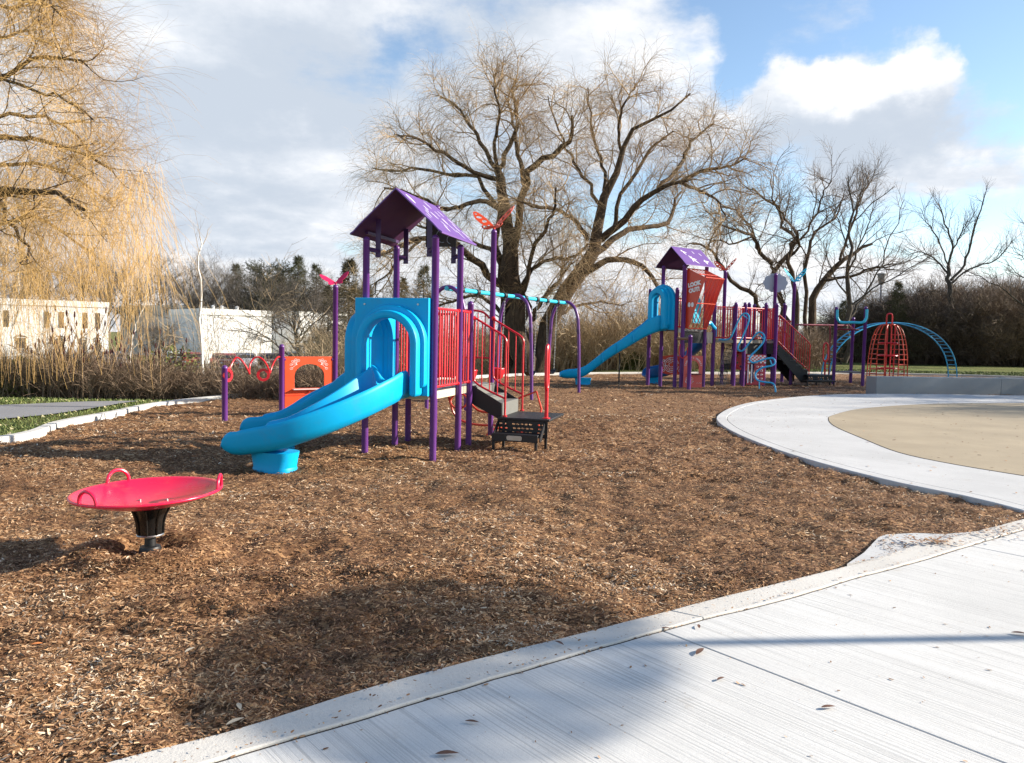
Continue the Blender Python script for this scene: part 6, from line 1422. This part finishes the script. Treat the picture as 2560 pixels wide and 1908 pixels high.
for px, Y, s, r_, src, lab in ((2250, 62, 1.15, 1, q1, 'dark bush behind the right half of the blue arch'), (2320, 59, 1.15, 2, q1, 'dark bush where the blue arch comes down'), (2470, 61, 1.0, 3, q2, 'tall brown bush right of the middle of the thicket'), (2545, 59, .95, 4, q2, 'tall bush touching the right edge of the picture'), (2620, 60, 1.0, .5, q2, 'bush just beyond the right picture edge'), (2290, 65, .9, 5, q2, 'bush behind the dome climber top'), (2080, 64, .65, 2.2, q1, 'low dark bush behind the U bar posts'), (2360, 66, 1.1, 3.3, q1, 'dark bush filling the back of the thicket'), (2440, 66, 1.4, 1.3, q1, 'tallest dark bush at the back of the thicket'), (2520, 67, 1.3, 3.9, q1, 'dark bush at the back near the right edge')):
    clone(src, at(px, Y), r_, lab, s)
def thicket(name, label, n, x0, x1, y0, y1, h0, h1, seed, m, per=6, ln=.5, r=.006, leanup=.12, r2=.004, k=1):
    """a mass of thin upright stems with side twigs: nobody could count them"""
    g = np.random.default_rng(seed); Y = y0 + (y1 - y0) * g.random(n); px = x0 + (x1 - x0) * g.random(n); X = (px - 1280) / F_PX * Y; hh = h0 + (h1 - h0) * (.35 * g.random(n) + .65 * vnoise(X * .45 + 7, Y * .45, seed)); 
    S = np.stack([X, Y, gz(X, Y) - .02], -1); D = g.normal(0, leanup * 1.6, (n, 3)); D[:, 2] = 1; hh = hh * (.55 + .75 * g.random(n))
    P = polylines(S, D, hh, 7, .11, (0, 0, .02), g, .5); Q = taper(np.full(n, r), 7, .35); w = Wood(); w.add(P, Q, 3, g.random(n))
    S, D, _, tt = children(P, Q, per, .25, 1, 38, g); P2 = polylines(S, D, ln * (.5 + g.random(len(S))), 4, .14, (0, 0, .05), g, .3); w.add(P2, taper(np.full(len(P2), r2), 4, .5), 3, g.random(len(P2)))
    if k > 1:
        S, D, _, tt = children(P2, taper(np.full(len(P2), r2), 4, .5), 3, .2, 1, 40, g); P3 = polylines(S, D, ln * .5 * (.5 + g.random(len(S))), 3, .14, (0, 0, .0), g); w.add(P3, taper(np.full(len(P3), r2 * .8), 3, .5), 3, g.random(len(P3)))
    o = w.build(name, m, None, False); kind(o, 'stuff', label, 'brush'); return o
thicket('tan_brush', 'tan dead brush and reeds behind the swings and the long slide', 3000, 780, 1800, 37, 50, 1.4, 4.0, 51, tw_tan, per=7, ln=.8, r=.014, r2=.009, k=2)
thicket('low_brush', 'low brown undergrowth along the back edge of the play area', 3000, 1330, 2060, 44, 56, 1.0, 2.8, 52, tw_brown, per=7, ln=.6, r=.013, r2=.009, k=2)
thicket('bank_reeds', 'low brown brush on the bank behind the red coil and the orange panel', 1900, 400, 950, 18.5, 26, .5, 1.05, 63, tw_brown, per=6, ln=.36, r=.006, r2=.004, k=2)
thicket('bank_brush', 'grey brown brush on the bank left of the play area', 2300, -250, 420, 17.5, 26, .6, 1.4, 53, tw_brown, per=6, ln=.42, r=.0065, r2=.0042, k=2)
thicket('dark_brush', 'dark tangled undergrowth low on the left bank', 3400, -250, 1000, 18, 23, .35, .95, 54, tw_brown, per=8, ln=.40, r=.007, r2=.005, k=2)
thicket('tall_brush', 'tall pale saplings in front of the parked cars', 130, -100, 1060, 24, 36, 3.0, 5.4, 55, tw_tan, per=10, ln=.9, r=.013, r2=.006, k=2)
thicket('far_brush', 'dark brown scrub in front of the distant trees', 2200, 790, 1400, 58, 66, 1.6, 4.2, 56, tw_brown, per=8, ln=.8, r=.02, r2=.013, k=2)
thicket('thicket_top', 'thin tan saplings sticking out of the right-hand thicket', 380, 2140, 2700, 60, 66, 3.8, 8.0, 58, tw_brown, per=9, ln=1.3, r=.02, r2=.010, k=2)
thicket('thicket_floor', 'dense undergrowth at the foot of the right-hand thicket', 3200, 2080, 2700, 60, 68, 1.6, 4.4, 57, tw_dark, per=9, ln=.8, r=.018, r2=.013, k=2)
# sumac with dark red seed heads
cone_m = mat('sumac_head', (.055, .014, .014), .9, var=.4, vscale=30)
def sumac(label, px, Y, seed, H=2.5):
    g = np.random.default_rng(seed); loc = at(px, Y); t = thing('sumac_shrub', label, 'shrub', loc, 0, 'sumac shrubs with dark red seed heads'); ns = 7
    a = g.random(ns) * 6.283; S = np.stack([.3 * np.cos(a), .3 * np.sin(a), np.full(ns, -.05)], -1); D = np.stack([np.cos(a) * .35, np.sin(a) * .35, np.ones(ns)], -1)
    P = polylines(S, D, H * (.65 + .3 * g.random(ns)), 7, .14, (0, 0, .02), g, .4); Q = taper(np.full(ns, .017), 7, .5); w = Wood(); w.add(P, Q, 6, g.random(ns))
    S, D, _, _ = children(P, Q, 5, .35, 1, 42, g, upbias=.5); P2 = polylines(S, D, .45 + .35 * g.random(len(S)), 5, .14, (0, 0, .12), g); Q2 = taper(np.full(len(P2), .009), 5, .7); w.add(P2, Q2, 4, g.random(len(P2))); w.build('stems', tw_brown, t, False)
    tips = np.concatenate([P[:, -1], P2[:, -1]]); dirs = nrm(np.concatenate([P[:, -1] - P[:, -2], P2[:, -1] - P2[:, -2]]) + np.array([0, 0, .8]))
    for p, d in list(zip(tips, dirs))[:26]:
        h = .10 + .07 * g.random(); q = MB().tube([Vector(p) + Vector(d) * h * f for f in (0, .15, .4, .7, .9, 1.0)], [.010, .020, .023, .017, .010, .002], 6); q.build('seed_head', cone_m, t)
for i, (px, Y, lab) in enumerate(((105, 18.2, 'leftmost sumac, beside the golden willow strands'), (165, 19.0, 'sumac in front of the left white house, second from the left'), (215, 18.0, 'tallest sumac, centred under the arched house windows'), (268, 18.8, 'sumac under the right end of the left house'), (318, 18.3, 'rightmost sumac, left of the white birch'), (235, 20.5, 'sumac standing farthest back on the bank'))): sumac('bare ' + lab, px, Y, 60 + i, 1.75 + .2 * (i % 3))
# slim birches
birch = ground_mat('birch_bark', lambda nt, N, L, P: (L.new(ramp_(N, L, tex(N, L, 'ShaderNodeTexNoise', mapping(N, L, N.new('ShaderNodeTexCoord').outputs['Object'], 0, (3, 3, 14)), Scale=1.0, Detail=4.0).outputs[0], [(.36, (.10, .09, .08)), (.44, (.62, .60, .56)), (1, (.74, .72, .68))]), P.inputs['Base Color'])))
def slim_birch(label, pts, Y, r, seed):
    base = at(pts[0][0], Y); lm = [(PX(pts, Y), [r, r * .8, r * .6, r * .3])]; base = tuple(PX(pts[:1], Y)[0])
    sp = [dict(per=12, t0=.25, ang=32, len=.8, r=.008, n=6, jit=.08, trop=(0, 0, .12), sides=4, tone=.3), dict(per=6, t0=.2, ang=35, len=.35, r=.003, n=4, jit=.1, trop=(0, 0, .05), sides=3, tone=.3)]
    tree_from_limbs('birch_tree', label, 'tree', base, lm, sp, seed, birch, tw_tan)
slim_birch('slim white birch on the bank left of the red coil', [(510, 992), (506, 900), (501, 780), (500, 680), (499, 590)], 19.5, .040, 71)
slim_birch('pair-like pale sapling among the golden willow strands', [(30, 1000), (28, 880), (45, 760), (42, 640)], 18.5, .022, 72)
slim_birch('leaning pale sapling right of the golden willow strands', [(320, 960), (330, 850), (350, 790), (372, 730)], 21, .02, 73)
# two evergreen shrubs at the foot of the brush
gshr = twig_mat('green_leaf', (.03, .045, .012), (.16, .17, .04))
for i, (px, Y, H, lab) in enumerate(((1582, 38.5, 1.1, 'low yellow-green bush behind the middle of the long slide'), (430, 20, 1.7, 'green bush on the bank between the sumac and the birch'), (300, 19, .9, 'small green bush low on the bank beneath the sumac'), (60, 18.5, 1.2, 'green bush under the golden willow curtain'))):
    g = np.random.default_rng(80 + i); t = thing('green_bush', lab, 'bush', at(px, Y)); n = 2600; a = g.random(n) * 6.283; rr = np.sqrt(g.random(n)) * H * .6; z = H * g.random(n) ** .8 * np.sqrt(np.maximum(.05, 1 - (rr / (H * .65)) ** 2)); c = np.stack([rr * np.cos(a), rr * np.sin(a), z], -1); u = nrm(g.normal(0, 1, (n, 3))) * .05 * (1 + (Y > 30) * .6); v = nrm(np.cross(u, g.normal(0, 1, (n, 3)))) * .022
    big_mesh('foliage', np.stack([c - u, c - v, c + u, c + v], 1).reshape(-1, 3), np.arange(4 * n).reshape(n, 4), gshr, t, tone=np.repeat(g.random(n), 4))
    MB().tube([(0, 0, -.1), (0, 0, H * .6)], .02, 6).build('stem', tw_brown, t)

# ------------------------------------------------------------------ houses
win_m = mat('window_glass', (.05, .045, .045), .12, var=.3, vscale=.8); bron = mat('bronze_panel', (.14, .085, .045), .5); fascia = mat('white_fascia', (.74, .72, .68), .5); vent_m = mat('roof_vent', (.5, .5, .5), .5)
def house(label, pl, pr, Yl, nrmdir, ztop, zbase, depth, wins=(), doors=(), vents=()):
    n = Vector((nrmdir[0], nrmdir[1], 0)).normalized(); d = Vector((-n.y, n.x, 0)); X0 = (pl - 1280) / F_PX * Yl; o = Vector((X0, Yl, zbase))
    k = (pr - 1280) / F_PX; s = (k * o.y - o.x) / (d.x - k * d.y); t = thing('house', label, 'house', o, math.atan2(d.y, d.x), 'flat-roofed white houses beyond the bank'); H = ztop - zbase
    MB().box((0, 0, -1), (s, depth, H - .02)).build('wall', m_stucco, t, bevel=.01)
    rf = MB().box((-.12, -.12, H - .62), (s + .12, -.003, H)).box((-.12, 0, H - .015), (s + .12, depth, H)).box((-.12, .0, H - .62), (-.003, depth, H - .02)).each('fascia', fascia, t)
    for a, b, z0, z1, kind_ in wins:
        x0, x1 = a * s, b * s
        f = MB().box((x0 - .06, -.05, z0 - .06), (x1 + .06, -.002, z1 + .06)).build('window', fascia if kind_ == 'a' else bron, t)
        MB().box((x0, -.062, z0), (x1, -.051, z1)).build('pane', win_m if kind_ != 'b' else bron, f)
        if kind_ == 'a': MB().tube([Vector(((x0 + x1) / 2 + (x1 - x0) * .62 * math.cos(q), -.07, z1 + .22 * math.sin(q))) for q in [math.pi * i / 8 for i in range(9)]], .05, 6).build('arch_trim', mat('dark_trim', (.05, .04, .04), .6), f)
    for a, b, z1 in doors: MB().box((a * s, -.04, 0), (b * s, -.002, z1)).build('door', mat('pale_door', (.5, .5, .52), .5), t)
    for v in vents: MB().lathe([(.16, 0), (.16, .25), (.24, .3), (.02, .42)], 12, (v * s, 1.2, H)).build('roof_vent', vent_m, t)
    return t, s
za = zat(0, 752, 76)
wn = []
for c in (.30, .36, .52, .58, .74, .80, .90, .955): wn.append((c - .008, c + .008, 3.5, 5.1, 'a' if False else ('b' if int(c * 100) % 4 == 0 else 'w')))
wn += [(.615, .655, 1.2, 2.3, 'a'), (.775, .81, .9, 2.3, 'a'), (.88, .905, .9, 2.2, 'a'), (.94, .965, .5, 2.2, 'a')]
wn = [(a, b, z0, z1, k) for a, b, z0, z1, k in wn]
house('white two-storey row house with narrow tall windows, half behind the golden willow', -400, 270, 73, (.60, -.8), 4.55, -1.85, 9, wn, [(.83, .855, 2.2)])
house('middle white row house with a shaded end wall', 300, 466, 106, (-.55, -.85), zat(400, 765, 104), -1.85, 9, [(.3, .34, 1, 2, 'w'), (.62, .66, 1, 2, 'w')])
house('plain windowless white block with three small roof vents', 503, 678, 78, (.68, -.73), zat(504, 771, 78), -1.85, 9, (), (), (.22, .34, .56))
house('low white wing in shade right of the windowless block', 680, 748, 93, (-.62, -.78), zat(700, 779, 93), -1.85, 7, ())
house('small sunlit white gable end behind the forked tree', 750, 800, 96, (.68, -.73), zat(760, 780, 96), -1.85, 5, [(.5, .6, 1.5, 2.5, 'w')])
# parked cars
def car(label, px, Y, col, rz, suv=False, name='parked_car'):
    p = at(px, Y); z = -1.79; t = thing(name, label, 'car', (p[0], p[1], z), rz, 'cars parked by the houses'); m = mat('car_paint_' + label.split()[0], col, .25, coat=.6, var=.04); h = 1.72 if suv else 1.45
    prof = [(-2.25, .32), (-2.28, .75), (-2.15, .95), (-1.65 if suv else -1.2, 1.0), (-1.45 if suv else -.75, h - .05), (-1.2, h) if suv else (-.5, h), (.7, h), (1.35, 1.02), (2.1, .88), (2.28, .62), (2.25, .32)]
    MB().prism(prof, -.86, .86, Matrix(((1, 0, 0, 0), (0, 0, 1, 0), (0, 1, 0, 0), (0, 0, 0, 1)))).build('body', m, t, bevel=.07, bevseg=3)
    for s_ in (-1, 1):
        gl = [(-1.35 if suv else -.75, 1.04), (-1.25 if suv else -.6, h - .1), (.62, h - .1), (1.12, 1.04)]; y = .862 * s_
        MB().prism(gl, min(y, y + .012 * s_), max(y, y + .012 * s_), Matrix(((1, 0, 0, 0), (0, 0, 1, 0), (0, 1, 0, 0), (0, 0, 0, 1)))).build('side_window', win_m, t)
        for x in (-1.4, 1.42):
            wl = MB().tube([(x, .70 * s_, .33), (x, .90 * s_, .33)], .33, 18).build('wheel', black, t); MB().tube([(x, .89 * s_, .33), (x, .915 * s_, .33)], .2, 14).build('rim', steel, wl)
    th = MB(); th.box((1.18, -.7, 1.05), (1.20, .7, h - .12), Matrix.Translation((0, 0, 0)) @ Matrix.Rotation(0, 4, 'Y')); 
    MB().add([(.80, -.68, h - .08), (.80, .68, h - .08), (1.36, .74, 1.06), (1.36, -.74, 1.06)], [(0, 3, 2, 1)]).build('windscreen', win_m, t, bevel=0)
    xb = -1.45 if suv else -.75
    MB().add([(xb - .01, -.68, h - .10), (xb - .01, .68, h - .10), (-1.72 if suv else -1.26, .72, 1.06), (-1.72 if suv else -1.26, -.72, 1.06)], [(0, 1, 2, 3)]).build('rear_window', win_m, t)
    for y in (-.6, .6): MB().box((2.24, y - .16, .62), (2.30, y + .16, .76)).build('headlight', white, t, bevel=.02); MB().box((-2.31, y - .14, .72), (-2.25, y + .14, .88)).build('tail_light', red, t, bevel=.02)
    return t
car('red hatchback parked in front of the windowless white block', 560, 67, (.30, .02, .02), R(-60))
car('crimson car half hidden behind the white birch', 483, 68, (.35, .015, .02), R(-70))
car('silver car parked between the red hatchback and the white suv', 612, 69, (.40, .40, .42), R(-65))
car('white suv parked left of the pink butterfly post', 745, 66, (.70, .70, .70), R(-75), True)
car('pale grey car in front of the shaded house wall', 440, 70, (.45, .46, .46), R(-60))
car('maroon car parked between the silver car and the white suv', 672, 70, (.12, .02, .03), R(-60))
car('dark car behind the sumac in front of the left house', 285, 66, (.10, .10, .12), R(-58))
# street lamp and small sign post
lp_ = W(2194, 905, 62); t = thing('street_lamp', 'grey street lamp with a bucket shaped head above the thicket', 'street lamp', (lp_.x, 62, 0)); zl = zat(2193, 684, 62)
MB().tube([(0, 0, -.1), (0, 0, zl - .9)], .08, 10).build('pole', grey, t); MB().lathe([(.10, zl - .9), (.22, zl - .75), (.30, zl - .15), (.36, zl - .10), (.36, zl), (.05, zl + .04)], 16).build('lamp_head', mat('lamp_grey', (.25, .25, .25), .5), t)
sg = at(1422, 40); t = thing('sign_post', 'small white sign on a thin post in the tan brush', 'sign', sg); MB().tube([(0, 0, 0), (0, 0, 1.1)], .03, 8).build('pole', white, t); MB().box((-.16, -.02, .95), (.16, 0, 1.25)).build('sign_board', white, t)
def b_canopy(nt, N, L, P):
    tr = N.new('ShaderNodeBsdfTransparent'); mx = N.new('ShaderNodeMixShader'); g = N.new('ShaderNodeTexCoord').outputs['Object']
    n = tex(N, L, 'ShaderNodeTexNoise', g, Scale=5.0, Detail=4.0); L.new(rng_(N, L, n.outputs[0], .40, .60, .45, .80), mx.inputs[0])
    P.inputs['Base Color'].default_value = (.4, .45, .55, 1); L.new(P.outputs[0], mx.inputs[1]); L.new(tr.outputs[0], mx.inputs[2])
    out = [x for x in N if x.type == 'OUTPUT_MATERIAL'][0]; L.new(mx.outputs[0], out.inputs[0])
canopy_m = ground_mat('shadow_lightening_canopy', b_canopy)  # canopy made partly see-through in patches to soften and pale its shadow
# ------------------------------------------------------------------ unseen umbrella just outside the picture, placed to cast the shadow across kerb and mulch
ub = thing('shade_umbrella', 'unseen round umbrella on a tall pole outside the right edge, placed for its shadow', 'umbrella', (9.45, 4.60, .05))
MB().tube([(0, 0, 0), (0, 0, 4.32)], .045, 12).build('pole', steel, ub)
MB().lathe([(1.13, 4.14), (1.10, 4.19), (.7, 4.28), (.3, 4.34), (.02, 4.36), (.02, 4.34), (.3, 4.32), (.7, 4.26), (1.09, 4.16)], 40).build('canopy', canopy_m, ub)
build_done = True
